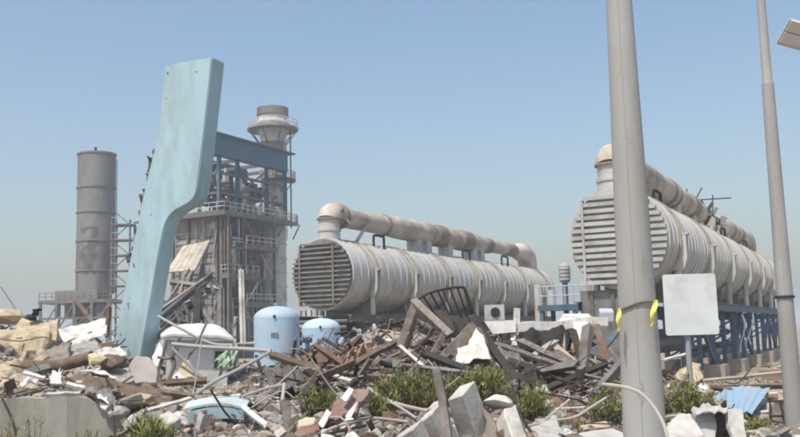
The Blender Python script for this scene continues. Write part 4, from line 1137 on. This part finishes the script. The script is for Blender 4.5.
beam('grey_pipe', 'short pale grey pipe leaning inside the white canopy frame', 'pipe', (530, 359, 30), (556, 342, 31), 5.5, M_steell, 5.5)
beam('timber_plank', 'tan broken plank leaning right of the short grey pipe', 'plank', (554, 345, 31), (574, 362, 30), 7, M_tanblk, 3)
sheet('curved_plate', 'curved brown plate under the short grey pipe', 'plate', [(540, 364, 29), (560, 362, 29.4), (568, 358, 29.6), (556, 372, 28.6)], M_wood, .15, seed=47)
sheet('dark_sheet', 'dark sheet folded behind the tan broken plank', 'sheet', [(520, 332, 33), (565, 330, 33.4), (562, 352, 32), (524, 352, 32)], M_dark, .3, seed=48)
# white canopy frame
cn = root('white_canopy', 'collapsed white canopy frame with long top bar on the right heap', 'canopy', P(545, 350, 34))
def cbm(a, b_, w, h, nm, M=M_white):
    d_ = 34
    n = 6
    A, B = P(*a), P(*b_)
    pv = A
    b = MB()
    for k in range(n):
        p = A.lerp(B, k / n) + Vector((0, 0, .04 * math.sin(k * 1.7))); q = A.lerp(B, (k + 1) / n) + Vector((0, 0, .04 * math.sin((k + 1) * 1.7)))
        b.beam(p, q + (q - p) * .03, w * mpp(d_), h * mpp(d_))
    b.part(nm, M, cn, wld=True)
cbm((514, 328, 34), (602, 321, 34.5), 30, 8.5, 'top_bar')
slab_ = MB().prism([P(484, 321, 33.6), P(516, 320, 33.6), P(516, 332, 33.5), P(493, 334, 33.5)], (.1, .5, 0)).part('side_panel', M_white, cn, wld=True)
cbm((517, 308, 34), (516, 332, 34), 6, 5, 'post')
cbm((516, 330, 33.8), (514, 345, 33.6), 5, 8, 'post')
MB().prism([P(573, 322, 33.6), P(588, 322, 33.6), P(584, 352, 33), P(575, 356, 33)], (.05, .4, 0)).part('leg_panel', M_whitep, cn, wld=True)
MB().prism([P(565, 316, 35), P(590, 316, 35), P(596, 322, 34), P(560, 323, 34)], (.05, .5, .1)).part('roof_piece', M_whitep, cn, wld=True)
# AC unit
p = P(496, 312.5, 37)
ac = root('condenser_unit', 'small white air conditioner outdoor unit with round fan on the heap', 'air conditioner', P(496, 320, 37), .25)
s_ = mpp(37)
MB().box((0, .15, 7.6 * s_), (18 * s_, .35, 15.2 * s_)).part('housing', M_whitep, ac)
MB().tube([(-.03, -.06, 7.6 * s_), (-.03, -.024, 7.6 * s_)], 5 * s_, 20).part('fan_opening', M_black, ac)
for k in range(3): MB()._lathe([(1.4 * s_ * (k + 1), 0), (1.4 * s_ * (k + 1) + .012, 0), (1.4 * s_ * (k + 1) + .012, .012), (1.4 * s_ * (k + 1), .012), (1.4 * s_ * (k + 1), 0)], Vector((0, 0, 0)), 20, 0).part('grille_ring', M_steel, ac).matrix_local = Matrix.Translation((-.03, -.062, 7.6 * s_)) @ Matrix.Rotation(R(90), 4, 'X')
# posts on the right side of the heap
beam('timber_post', 'upright brown post standing at the right end of the canopy', 'post', (588, 328, 30), (581, 386, 28), 9.5, M_wood, 8)
beam('timber_post', 'dark post leaning behind the upright brown post', 'post', (597, 327, 31), (613, 378, 29), 7, M_brown, 6)
beam('fallen_girder', 'blue grey beam leaning left of the near pole', 'beam', (622, 326, 33), (602, 350, 33), 7, M_bluest, 5)
beam('timber_plank', 'pale plank running left from the near pole', 'plank', (575, 373, 26), (626, 384, 24), 3.4, M_wood, 2.4)
beam('timber_plank', 'grey plank lying low under the dark leaning post', 'plank', (590, 360, 28), (625, 372, 27), 4, M_wood, 3)
slab('concrete_chunk', 'square pale block under the dark beam in the heap', 'block', [(535, 386, 24), (547, 384, 24), (549, 398, 23.6), (537, 397, 23.6)], .3, M_concl, .02)
slab('light_box', 'pale grey box beside the near pole above the heap', 'box', [(600, 312, 40), (614, 312, 40), (614, 322, 40), (600, 322, 40)], .5, mat('pale_grey_box', (.5, .53, .58), bump=.1), 0)

beam('broken_timber', 'brown beam rising towards the foot of the grey concrete frame', 'beam', (338, 372, 27), (398, 341, 30), 6, M_brown, 5)
beam('fallen_girder', 'short black beam lying under the brown wall fragment', 'beam', (424, 354, 28), (474, 373, 26.2), 8, M_dark, 6)
beam('broken_timber', 'grey beam crossing below the right leg of the white canopy', 'beam', (520, 341, 31.5), (590, 374, 27.5), 7, M_wood, 5)
beam('fallen_girder', 'dark beam rising to the upright brown post from the left', 'beam', (540, 392, 24), (606, 364, 27), 6.5, M_dark, 5)
beam('broken_timber', 'brown beam crossing low in front of the upright brown post', 'beam', (556, 352, 30), (618, 394, 25.4), 6.5, M_brown, 5)
beam('fallen_girder', 'grey channel beam lying flat above the green shrub', 'beam', (398, 366, 26), (500, 378, 25), 5.5, M_steel, 5, ibeam=True)
sheet('steel_plate', 'dark crumpled plate under the long dark steel beam', 'plate', [(492, 370, 26.5), (530, 366, 27), (545, 390, 25), (506, 394, 24.6)], M_dark, .3, seed=71, thick=.03)
sheet('canvas_sheet', 'large dusty tan sheet spread below the large tan block', 'sheet', [(-8, 364, 24.6), (34, 362, 24.8), (46, 378, 23.4), (-6, 384, 23)], M_tan, .22, seed=72, thick=.03)
slab('concrete_fragment', 'broad dusty slab lying below the rolled mat', 'slab', [(14, 382, 22.6), (38, 377, 23), (50, 388, 22), (20, 393, 21.6)], .2, M_concd, .025, (0, .5, -.6))
slab('concrete_fragment', 'tilted grey slab between the wide brown board and the pinkish piece', 'slab', [(104, 372, 24), (128, 366, 24.6), (134, 380, 23.6), (112, 386, 23)], .2, M_conc, .025, (0, .5, -.6))
beam('broken_timber', 'brown beam lying below the pinkish concrete piece', 'beam', (118, 386, 22.4), (192, 396, 21.6), 6, M_brown, 4)
beam('timber_plank', 'pale plank lying across the rubble left of the blue fascia', 'plank', (142, 412, 19.6), (190, 398, 20.6), 4.5, M_concl, 2.5)
sheet('steel_plate', 'bent grey plate right of the larger blue tank foot', 'plate', [(262, 368, 25.5), (300, 372, 25), (312, 392, 23), (272, 392, 23)], M_boilerd, .35, seed=73, thick=.03)

# ------------------------------------------------------------------ foreground centre: stepped concrete slabs
def cslab(label, top_l, top_r, bot_r, bot_l, d, th, M=M_concl):
    nf = Vector((-.5, -.75, -.43)).normalized(); A_ = P(*top_l, d)
    q = [A_, PL(*top_r, A_, nf), PL(*bot_r, A_, nf), PL(*bot_l, A_, nf)]
    b = MB(); e = -nf * th
    b.prism(q, e)
    bm = bmesh.new(); 
    vv = [bm.verts.new(v) for v in b.v]
    for f in b.f: bm.faces.new([vv[i] for i in f])
    bmesh.ops.recalc_face_normals(bm, faces=bm.faces)
    bmesh.ops.subdivide_edges(bm, edges=bm.edges[:], cuts=3, use_grid_fill=True)
    for v in bm.verts: v.co += Vector((mnoise.noise(v.co * 2.2), mnoise.noise(v.co * 2.2 + Vector((9, 0, 0))), mnoise.noise(v.co * 2.2 + Vector((0, 9, 0))))) * .018
    bmesh.ops.bevel(bm, geom=[e_ for e_ in bm.edges if e_.calc_face_angle(0) > .6], offset=.015, segments=1, affect='EDGES')
    bm.verts.index_update()
    o = MB(); o.v = [v.co.copy() for v in bm.verts]; o.f = [tuple(v.index for v in f.verts) for f in bm.faces]; o.mi = [0] * len(o.f); bm.free()
    return o.thing('concrete_fragment', label, 'slab', M, 'stepped foreground concrete slabs')
cslab('highest of the three stepped concrete slabs in the foreground', (447, 400), (462, 395), (482, 450), (464, 456), 15.6, .5, M_concl)
cslab('middle stepped concrete slab in the foreground behind the leaning post', (415, 426), (431, 414), (452, 460), (434, 468), 15.3, .42, M_concl)
cslab('lowest and leftmost of the stepped concrete slabs in the foreground', (390, 443), (413, 429), (428, 462), (404, 474), 15.0, .3, M_concl)
chunk('concrete_chunk', 'bright white broken block right of the stepped slabs', 'block', 497, 403, 16, 32, 16, M_white, .7, seed=5)
slab('concrete_fragment', 'grey tilted slab below the bright white block', 'slab', [(504, 408, 15.6), (518, 402, 15.9), (530, 440, 15.2), (514, 444, 15)], .35, M_concl, .012)
slab('concrete_fragment', 'brown torn slab between the stepped slabs and white block', 'slab', [(484, 402, 16), (492, 414, 15.8), (498, 440, 15.4), (484, 440, 15.4)], .3, M_concd, .03)
slab('concrete_fragment', 'flat pale grey slab lying right of the tilted slab', 'slab', [(531, 424, 16.2), (555, 419, 17), (566, 434, 16), (562, 443, 15.6), (536, 442, 15.6)], .25, M_concl, .012, (0, .5, -.6))
beam('timber_post', 'weathered dark post leaning in front of the stepped slabs', 'post', (437, 371, 15.3), (449, 445, 14.6), 8.5, M_wood, 8)
rod('thin_wire', 'dark wire hanging down over the brown torn slab', 'wire', [(512, 384, 17), (516, 402, 16), (522, 418, 15.2), (531, 432, 15)], 1.2, M_dark)
rod('pale_branch', 'pale forked branch lying in the green shrub', 'branch', [(368, 388, 20), (382, 398, 19.6), (402, 405, 19.2), (428, 411, 18.8)], 1.8, M_rod)
rod('pale_branch', 'thin side branch running down from the pale forked branch', 'branch', [(384, 399, 19.5), (398, 406, 19.1), (416, 418, 18.6)], 1.3, M_rod)
rod('pale_cable', 'long pale cable snaking along the bottom left of the slabs', 'cable', [(316, 440, 17), (328, 430, 17), (348, 423, 17.2), (372, 418, 17.6), (408, 422, 17.6)], 1.6, M_rod)
rod('pale_cable', 'long pale cable running right from the flat grey slab', 'cable', [(528, 426, 17), (552, 421, 17.4), (575, 417, 17.8), (590, 408, 18.4), (606, 398, 19)], 1.6, M_rod)
rod('bent_bar', 'white thin bar lying under the thick dark beam', 'bar', [(555, 409, 21), (575, 408, 21.2), (596, 406, 21.4)], 1.4, M_white)
# plastered brick fragment
slab('brick_fragment', 'red brick wall fragment with white plaster edge lying on the left of the shrub', 'wall fragment', [(319, 426, 18), (333, 405, 18.6), (352, 386, 19.2), (368, 394, 19), (358, 410, 18.3), (335, 416, 18)], .18, M_brick, .045)
slab('plaster_strip', 'white plaster strip on the upper edge of the red brick fragment', 'plaster', [(340, 398, 18.35), (350, 386, 18.8), (354, 390, 18.6), (346, 401, 18.2)], .025, M_white, .01)
slab('plaster_strip', 'white plaster strip at the lower left end of the brick fragment', 'plaster', [(318, 424, 17.7), (327, 408, 18.1), (331, 412, 17.9), (323, 428, 17.5)], .025, M_white, .01)
slab('brick_fragment', 'flat red brown slab at the bottom edge left of the cable', 'slab', [(296, 428, 17), (318, 424, 17.4), (326, 440, 16.6), (298, 444, 16.4)], .3, M_brick, .015, (0, .6, -.5))
slab('bent_sheet', 'upright grey brown bent sheet standing at the bottom left centre', 'sheet', [(281, 400, 17.6), (285, 396, 17.7), (289, 406, 17.6), (293, 426, 17.3), (294, 446, 17), (284, 446, 17)], .12, M_wood, .012)
rod('bent_bar', 'pale hooked bar above the upright bent sheet', 'bar', [(244, 396, 19.5), (264, 389, 19), (282, 385, 18.4), (284, 386, 18.2), (282, 402, 17.8)], 1.7, M_rod)
rod('curved_branch', 'brown curved branch in front of the dark gap below the timbers', 'branch', [(328, 372, 24), (312, 380, 23.5), (303, 388, 23.2), (304, 405, 22.6)], 1.3, M_wood)
slab('tan_sack', 'pale yellowish sack lying behind the flat red brown slab', 'sack', [(297, 421, 17.8), (305, 417, 18), (316, 417, 18), (315, 423, 17.7), (298, 427, 17.5)], .3, mat('yellow_sack', (.55, .5, .36), (.46, .41, .29), bump=.4), .01)
chunk('stone_block', 'round pale stone at the bottom edge beside the bent sheet', 'stone', 281, 434, 17, 14, 13, M_concl, .4, sq=.2)
slab('plaster_piece', 'pinkish white broken lump beside the pale cable', 'plaster', [(341, 425, 17.3), (346, 412, 17.6), (356, 420, 17.4), (352, 434, 17)], .3, M_white, .03)

# ------------------------------------------------------------------ foreground right
rod('pale_cable', 'thick pale cable curving across the base of the foreground pole', 'cable', [(603, 384, 8.0), (625, 387, 7.8), (642, 394, 7.7), (656, 410, 7.6), (665, 428, 7.5), (670, 450, 7.4)], 1.7, M_rod)
slab('concrete_fragment', 'flat pale slab at the bottom edge left of the pole', 'slab', [(578, 432, 16), (612, 428, 16.6), (634, 437, 15.6), (600, 444, 15)], .2, M_concl, .015, (0, .6, -.6))
slab('concrete_fragment', 'small flat tan slab left of the pole above the bottom slab', 'slab', [(580, 425, 17.4), (606, 421, 18), (612, 426, 17.4), (584, 430, 17)], .15, M_tan, .012, (0, .6, -.6))
slab('white_block', 'pale lump right of the foreground pole at the bottom edge', 'block', [(668, 424, 14.6), (678, 413, 15), (690, 415, 15), (704, 432, 14.4), (702, 444, 14.2), (668, 444, 14.2)], .5, M_concl, .02)
slab('folded_board', 'pale grey folded board standing left of the white board', 'board', [(694, 411, 15.2), (712, 408, 15.4), (718, 424, 15.2), (714, 444, 15), (706, 444, 15)], .12, M_concl, .008)
slab('folded_board', 'dark brown board wedged between two pale boards', 'board', [(713, 412, 15.5), (727, 408, 15.6), (728, 444, 15.3), (714, 444, 15.3)], .08, M_brown, .006)
slab('folded_board', 'white upright board bent at the top, foreground right', 'board', [(727, 408, 15.1), (742, 409, 15.2), (748, 444, 14.9), (733, 444, 14.9)], .1, M_white, .008)
sheet('folded_sheet', 'pale cap sheet draped over the tops of the upright boards', 'sheet', [(691, 412, 15.0), (704, 406, 15.7), (729, 407, 15.7), (727, 412, 15.0)], M_concl, .10, seed=66, thick=.02)
sheet('roof_sheet', 'light blue ribbed roofing sheet lying on debris, foreground right', 'roofing sheet', [(725, 386, 23.5), (770, 387, 24), (752, 414, 20.5), (727, 406, 20.8)], M_sheetb, .05, 5, .012, nu=50, nv=6, seed=61)
sheet('roof_sheet', 'small light blue sheet end left of the ribbed roofing sheet', 'roofing sheet', [(713, 397, 22.6), (727, 388, 23.4), (727, 398, 22.4), (718, 400, 22.2)], M_sheetb, .05, 2, .03, nu=20, nv=4, seed=62)
sheet('white_sheet', 'crumpled white sheet between the shrub and the blue roofing', 'sheet', [(689, 390, 23), (700, 383, 23.6), (714, 392, 23), (710, 399, 22.2)], M_white, .25, seed=63)
slab('crate_panel', 'tan broken crate side standing behind the right shrub', 'crate', [(674, 372, 26), (686, 365, 26.5), (700, 364, 26.5), (702, 376, 26), (698, 384, 25.6), (676, 382, 25.8)], .5, M_tan, .04)
beam('timber_plank', 'pale plank sticking up left of the tan broken crate', 'plank', (664, 360, 27), (686, 354, 28), 2.6, M_whitep, 2)
for (x0, y0, x1, y1, d, w, lab, M_) in [(700, 381, 795, 371, 40, 4, 'long pale kerb beam lying in front of the right concrete footings', M_tanblk), (700, 386, 800, 384, 33, 3, 'long thin plank lying behind the blue roofing sheet', M_wood),
                                    (748, 396, 800, 391, 28, 3, 'white plank right of the blue roofing sheet, furthest back', M_concl), (756, 401, 802, 407, 25, 3.4, 'grey plank right of the blue roofing sheet, lying crosswise', M_wood),
                                    (752, 414, 800, 407, 22, 4, 'pale plank beside the small dark trestle', M_concl), (760, 409, 786, 401, 24, 3, 'brown plank leaning over the small dark trestle', M_brown)]:
    beam('timber_plank', lab, 'plank', (x0, y0, d), (x1, y1, d - .5), w, M_, w * .6)
slab('concrete_fragment', 'broad pale slab on the ground behind the blue roofing sheet', 'slab', [(770, 392, 30), (815, 388, 31), (818, 394, 29), (772, 398, 28.4)], .15, M_concl, .01, (0, .5, -.6))
slab('concrete_fragment', 'white flat slab at the lower right edge', 'slab', [(762, 434, 17.5), (800, 430, 18), (818, 442, 16.5), (766, 446, 16.4)], .15, M_white, .01, (0, .5, -.6))
slab('concrete_fragment', 'pale tan slab right of the upright white board', 'slab', [(752, 412, 22), (775, 408, 22.6), (780, 416, 21.6), (756, 420, 21.2)], .15, M_tanblk, .012, (0, .5, -.6))
tr = root('trestle', 'small dark metal trestle frame at the lower right', 'trestle', P(780, 425, 20))
for a, b_ in [((770, 402, 20.2), (770, 424, 20)), ((780, 401, 20), (786, 424, 19.8)), ((768, 402, 20.4), (790, 400, 20.2)), ((770, 416, 20), (786, 416, 19.9)), ((790, 400, 20.6), (794, 420, 20.4)), ((766, 428, 19.6), (798, 426, 19.6))]:
    MB().beam(P(*a), P(*b_), .045, .045).part('bar', M_dark, tr, wld=True)
MB().prism([P(770, 404, 20.3), P(784, 404, 20.3), P(788, 423, 20), P(770, 424, 20)], (0, .02, 0)).part('panel', M_wood, tr, wld=True)
b = MB(); b.prism([P(768, 376, 46), P(797, 374, 46), P(797, 379, 45), P(768, 381, 45)], (0, 1.2, .2))
b.thing('dark_tray', 'dark rusty tray lying in front of the right footings', 'tray', M_rust)
chunk('dark_lump', 'black lump in the lower right corner under the trestle', 'lump', 790, 432, 18.4, 26, 10, M_black, .5)

# ------------------------------------------------------------------ countless small rubble: joined stuff
nrg = np.random.default_rng(11)
def stuff_boxes(name, label, n, region, smin, smax, elong, flat, mats, weights, lift=.0, power=2.2, tilt=1.0):
    xs = []; ys = []
    while len(xs) < n:
        y = nrg.uniform(region[0], region[1]); x = nrg.uniform(-.50 * y - 2, .50 * y + 2)
        if region[2](x, y) > nrg.random():
            xs.append(x); ys.append(y)
    xs = np.array(xs); ys = np.array(ys)
    s = smin + (smax - smin) * nrg.random(n) ** power
    zz = Hn(xs, ys) - .22
    base = np.array([(x, y, z) for x in (-.5, .5) for y in (-.5, .5) for z in (-.5, .5)])
    V = base[None] + nrg.uniform(-.22, .22, (n, 8, 3)) * (1 if elong < 3 else .25)
    el = nrg.uniform(1, elong, n); fl = nrg.uniform(flat, 1, n)
    dim = np.stack([s * el, s, s * fl], -1)
    V = V * dim[:, None, :]
    a = nrg.uniform(0, 6.283, n); t = nrg.normal(0, .45 * tilt, n); r = nrg.normal(0, .5 * tilt, n)
    ca, sa, ct, st_, cr, sr = np.cos(a), np.sin(a), np.cos(t), np.sin(t), np.cos(r), np.sin(r)
    O = np.ones(n); Z = np.zeros(n)
    Rz = np.stack([np.stack([ca, -sa, Z], -1), np.stack([sa, ca, Z], -1), np.stack([Z, Z, O], -1)], 1)
    Ry = np.stack([np.stack([ct, Z, st_], -1), np.stack([Z, O, Z], -1), np.stack([-st_, Z, ct], -1)], 1)
    Rx = np.stack([np.stack([O, Z, Z], -1), np.stack([Z, cr, -sr], -1), np.stack([Z, sr, cr], -1)], 1)
    M3 = Rz @ Ry @ Rx
    V = np.einsum('nij,nkj->nki', M3, V)
    V += np.stack([xs, ys, zz + s * fl * .3 + lift * nrg.random(n)], -1)[:, None, :]
    F = np.array([(0, 1, 3, 2), (4, 6, 7, 5), (0, 4, 5, 1), (2, 3, 7, 6), (0, 2, 6, 4), (1, 5, 7, 3)])
    Fa = (F[None] + (np.arange(n) * 8)[:, None, None]).reshape(-1, 4)
    me = bpy.data.meshes.new(name)
    me.from_pydata(V.reshape(-1, 3).tolist(), [], Fa.tolist())
    for M in mats: me.materials.append(M)
    mi = nrg.choice(len(mats), n, p=np.array(weights) / sum(weights))
    me.polygons.foreach_set('material_index', np.repeat(mi, 6).astype(np.int32))
    o = bpy.data.objects.new(name, me); COL.objects.link(o)
    tag(o, label, 'rubble', kind='stuff')
    return o
SHRUBS = [(412, 388, 21, 90, 42, 'wide low green shrub left of the dark leaning post', 3400, .15, .9, .085),
          (478, 384, 21.5, 74, 40, 'green shrub behind the stepped concrete slabs', 2800, .15, .9, .085),
          (528, 402, 20, 52, 38, 'green shrub in front of the thick dark beam', 1500, .15, .9, .08),
          (318, 400, 21, 46, 34, 'small green shrub left of the red brick fragment', 1500, .1, .9, .08),
          (380, 406, 19.5, 42, 28, 'low shrub at the right end of the brick fragment', 1100, .15, .9, .08),
          (684, 396, 20.5, 64, 52, 'dense green shrub right of the foreground pole', 3200, .12, .9, .08),
          (606, 406, 19.5, 42, 50, 'leafy dark shrub left of the foreground pole', 1700, .1, .9, .08),
          (152, 428, 17.5, 46, 34, 'tufted green weed at the right end of the low wall', 1000, .1, 1.6, .12),
          (10, 430, 18.5, 30, 50, 'weed in front of the low wall at the left edge', 420, .15, .6, .07),
          (36, 426, 18.4, 30, 48, 'tall sparse weed in front of the low wall near the bent rod', 330, .15, .6, .07),
          (88, 432, 18.4, 26, 34, 'thin weed in the middle of the low wall', 200, .2, .6, .07),
          (755, 426, 18, 36, 24, 'low green weed right of the upright white board', 800, .2, .8, .07),
          (566, 428, 18.5, 42, 22, 'low weeds between the flat slab and the pole', 700, .25, .8, .07)]
SHRUBS = [(q[0], q[1] - (4 if k < 7 else 2), q[2], q[3], q[4] + (5 if k < 7 else 4)) + q[5:6] + (int(q[6] * 1.25),) + q[7:] for k, q in enumerate(SHRUBS)]
SHRUBS = [q[:6] + (int(q[6] * .8), q[7] + .12, 1.5, q[9] * 1.35) for q in SHRUBS]
SHR = [(P(q[0], q[1], q[2]).x, q[2], q[3] * mpp(q[2]) / 2 * .9) for q in SHRUBS]
def stuff_rocks(name, label, n, region, smin, smax, mats, weights, power):
    bm = bmesh.new(); bmesh.ops.create_cube(bm, size=1.0)
    bmesh.ops.subdivide_edges(bm, edges=bm.edges[:], cuts=1, use_grid_fill=True)
    for v in bm.verts: v.co = v.co.lerp(v.co.normalized() * .62, .55)
    bm.verts.index_update()
    base = np.array([tuple(v.co) for v in bm.verts]); F = np.array([[v.index for v in f.verts] for f in bm.faces]); bm.free()
    xs = []; ys = []
    while len(xs) < n:
        y = nrg.uniform(region[0], region[1]); x = nrg.uniform(-.50 * y - 2, .50 * y + 2)
        if region[2](x, y) > nrg.random(): xs.append(x); ys.append(y)
    xs = np.array(xs); ys = np.array(ys); nv = len(base)
    s = smin + (smax - smin) * nrg.random(n) ** power
    V = base[None] * (1 + nrg.normal(0, .16, (n, nv, 1))) + nrg.normal(0, .06, (n, nv, 3))
    V = V * (s[:, None] * nrg.uniform(.55, 1.35, (n, 3)))[:, None, :]
    q = nrg.normal(size=(n, 4)); q /= np.linalg.norm(q, axis=1, keepdims=True); w, x, y, z = q.T
    M3 = np.stack([np.stack([1 - 2 * (y * y + z * z), 2 * (x * y - z * w), 2 * (x * z + y * w)], -1), np.stack([2 * (x * y + z * w), 1 - 2 * (x * x + z * z), 2 * (y * z - x * w)], -1), np.stack([2 * (x * z - y * w), 2 * (y * z + x * w), 1 - 2 * (x * x + y * y)], -1)], 1)
    V = np.einsum('nij,nkj->nki', M3, V)
    V += np.stack([xs, ys, Hn(xs, ys) - .22 + s * .22], -1)[:, None, :]
    me = bpy.data.meshes.new(name)
    me.from_pydata(V.reshape(-1, 3).tolist(), [], (F[None] + (np.arange(n) * nv)[:, None, None]).reshape(-1, 4).tolist())
    for M in mats: me.materials.append(M)
    mi = nrg.choice(len(mats), n, p=np.array(weights) / sum(weights))
    me.polygons.foreach_set('material_index', np.repeat(mi, len(F)).astype(np.int32))
    o = bpy.data.objects.new(name, me); COL.objects.link(o)
    return tag(o, label, 'rubble', kind='stuff')
def dens(x, y):
    w = min(1., max(0., (Hn(np.array([x]), np.array([y]))[0] - .15) / .7))
    if x > 7.5 + .12 * y: w *= .35
    if y < 11: w *= .5
    px = x / y * 900 + 400
    if 135 < px < 248 and 22 < y < 32: w *= .12       # open patch before the cabin
    if -10.5 < x < -6 and 19 < y < 20.9: w *= .3
    for (sx, sy, sw) in SHR:
        if ((x - sx) / sw) ** 2 + ((y - sy) / (sw * 1.1)) ** 2 < 1: w *= .10
    return w
stuff_rocks('crumbled_concrete', 'countless rounded crumbs of concrete and plaster covering the heaps', 14000, (11, 38, dens), .035, .40, [M_conc, M_concd, M_concl, M_tan, M_brown, M_white, M_brick, M_tanblk], [5, 6, 2.2, 1.6, 2.5, 1.0, .5, 2], 3.6)
stuff_boxes('rubble_shards', 'countless flat grey and brown shards lying over the heaps', 5000, (11, 38, dens), .035, .30, 2.6, .12, [M_conc, M_concd, M_concl, M_tan, M_brown, M_white, M_brick, M_dark], [4, 5, 1.8, 1.4, 3.5, .9, .6, 2.2], power=3.2)
stuff_boxes('timber_splinters', 'countless grey and brown splinters and broken laths strewn over the heaps', 2600, (12, 38, dens), .02, .085, 13, .3, [M_wood, M_brown, M_concd, M_concl, M_steel, M_dark, M_rust], [5, 4, 2.5, 1.2, 2, 2.5, 1.2], lift=.25, tilt=.8)
stuff_boxes('gravel', 'countless dusty gravel and crumbs filling the gaps in the heaps', 24000, (11, 34, dens), .02, .085, 1.6, .5, [M_conc, M_concd, M_concl, M_tan, M_brown, M_white, M_tanblk], [4, 5, 2.5, 2, 2, 1, 2], lift=.06)
def dens2(x, y):
    px = x / y * 900 + 400
    return dens(x, y) * ((1.6 if y > 36 else 1) if 290 < px < 640 and y > 23 else .12)
stuff_boxes('tangled_debris', 'dense dark tangle of bent metal and boards in the central heap', 1100, (22, 45, dens2), .05, .15, 12, .12, [M_dark, M_brown, M_wood, M_rust, M_steel, M_concd], [5, 5, 4, 1.3, 2, 2], lift=.6, tilt=1.2)
stuff_boxes('fallen_beams', 'dark mass of fallen splintered beams in the central heap', 170, (23, 36, dens2), .10, .24, 15, .35, [M_dark, M_brown, M_wood, M_steel], [5, 5, 4, 2], lift=.7, tilt=1.0)
def flatd(x, y):
    return 1. if x > 5 and y > 20 else .15
stuff_boxes('yard_litter', 'countless small stones and litter scattered on the yard floor', 3500, (20, 75, flatd), .04, .22, 2.2, .3, [M_concd, M_conc, M_tan, M_wood, M_brown, M_concl], [3, 3, 2, 2, 2, 1], power=2.4)
# tangle of bent rods
b = MB()
for k in range(420):
    while True:
        y = rng.uniform(16, 36); x = rng.uniform(-.48 * y, .36 * y)
        if rng.random() < dens2(x, y) + .12 * dens(x, y): break
    p = Vector((x, y, H(x, y) + rng.uniform(-.1, .35)))
    dr = Vector((rng.gauss(0, 1), rng.gauss(0, .6), rng.gauss(0, .35))).normalized()
    L = rng.uniform(.4, 1.8)
    b.tube(spline([p, p + dr * L * .4 + Vector((0, 0, rng.gauss(0, .15))), p + dr * L + Vector((rng.gauss(0, .2), 0, rng.gauss(0, .25)))], 3), rng.uniform(.008, .026), 5, rng.randrange(3))
b.thing('twisted_rods', 'countless thin twisted rods and wires sticking out of the heaps', 'rods', [M_rust, M_dark, M_rod], kind='stuff')

# ------------------------------------------------------------------ shrubs and weeds
def shrub(px, py, d, wpx, hpx, label, n=900, dry=.15, upright=.6, leaf=.07):
    c_ = P(px, py, d); gz = H(c_.x, c_.y) - .1
    base = P(px, py + hpx * .5, d)
    bz = min(base.z, gz + .25)
    rt = root('shrub', label, 'shrub', (c_.x, c_.y, bz))
    w = wpx * mpp(d) / 2; top = P(px, py - hpx * .5, d).z - bz
    fol = MB(); stem = MB()
    ns = max(14, int(n / 16))
    for k in range(ns):
        a = rng.uniform(0, 6.283); rr = w * math.sqrt(rng.random())
        tipx = rr * math.cos(a); tipy = rr * math.sin(a) * .8
        lump = .62 + .38 * mnoise.noise(Vector((tipx * 1.6 + px, tipy * 1.6, 2.)))
        hh_ = top * (lump + rng.uniform(-.3, .22)) * (1 - .3 * (rr / w) ** 2)
        bx, by = tipx * rng.uniform(.4, .8), tipy * rng.uniform(.4, .8)
        pts_ = [Vector((bx, by, 0)), Vector((bx * .6 + tipx * .4, by * .6 + tipy * .4, hh_ * .55)), Vector((tipx, tipy, hh_))]
        stem.tube(pts_, [.011, .008, .004], 4)
        for j in range(int(n / ns)):
            t = rng.uniform(.25, 1.02)
            p = pts_[0].lerp(pts_[1], t / .5) if t < .5 else pts_[1].lerp(pts_[2], (t - .5) / .5)
            L = leaf * rng.uniform(.6, 1.7)
            dv = Vector((rng.gauss(0, 1), rng.gauss(0, 1), rng.gauss(upright, .6))).normalized()
            sd = dv.cross(Vector((rng.gauss(0, 1), rng.gauss(0, 1), rng.gauss(0, 1)))).normalized() * L * .09
            m_ = 2 if rng.random() < dry else (0 if rng.random() < .6 else 1)
            fol.add([p, p + dv * L * .5 + sd, p + dv * L, p + dv * L * .5 - sd], [(0, 1, 2, 3)], m_)
    fol.part('foliage', [M_leaf1, M_leaf2, M_leaf3], rt)
    stem.part('stem', M_stem, rt)
    return rt
for q in SHRUBS: shrub(*q)

# ------------------------------------------------------------------ haze
hz = MB(); hz.box((0, 18, 20.5), (12600, 12600, 46))
ho = hz.thing('haze', 'thin pale haze filling the air', 'haze', bpy.data.materials.new('haze_air'), kind='stuff')
hm_ = ho.data.materials[0]; hm_.use_nodes = True
hn = hm_.node_tree.nodes; hn.clear()
ho_ = hn.new('ShaderNodeOutputMaterial'); pv = hn.new('ShaderNodeVolumePrincipled')
pv.inputs['Color'].default_value = (.80, .88, .95, 1)
pv.inputs['Density'].default_value = .0009
pv.inputs['Anisotropy'].default_value = .3
hm_.node_tree.links.new(pv.outputs[0], ho_.inputs['Volume'])
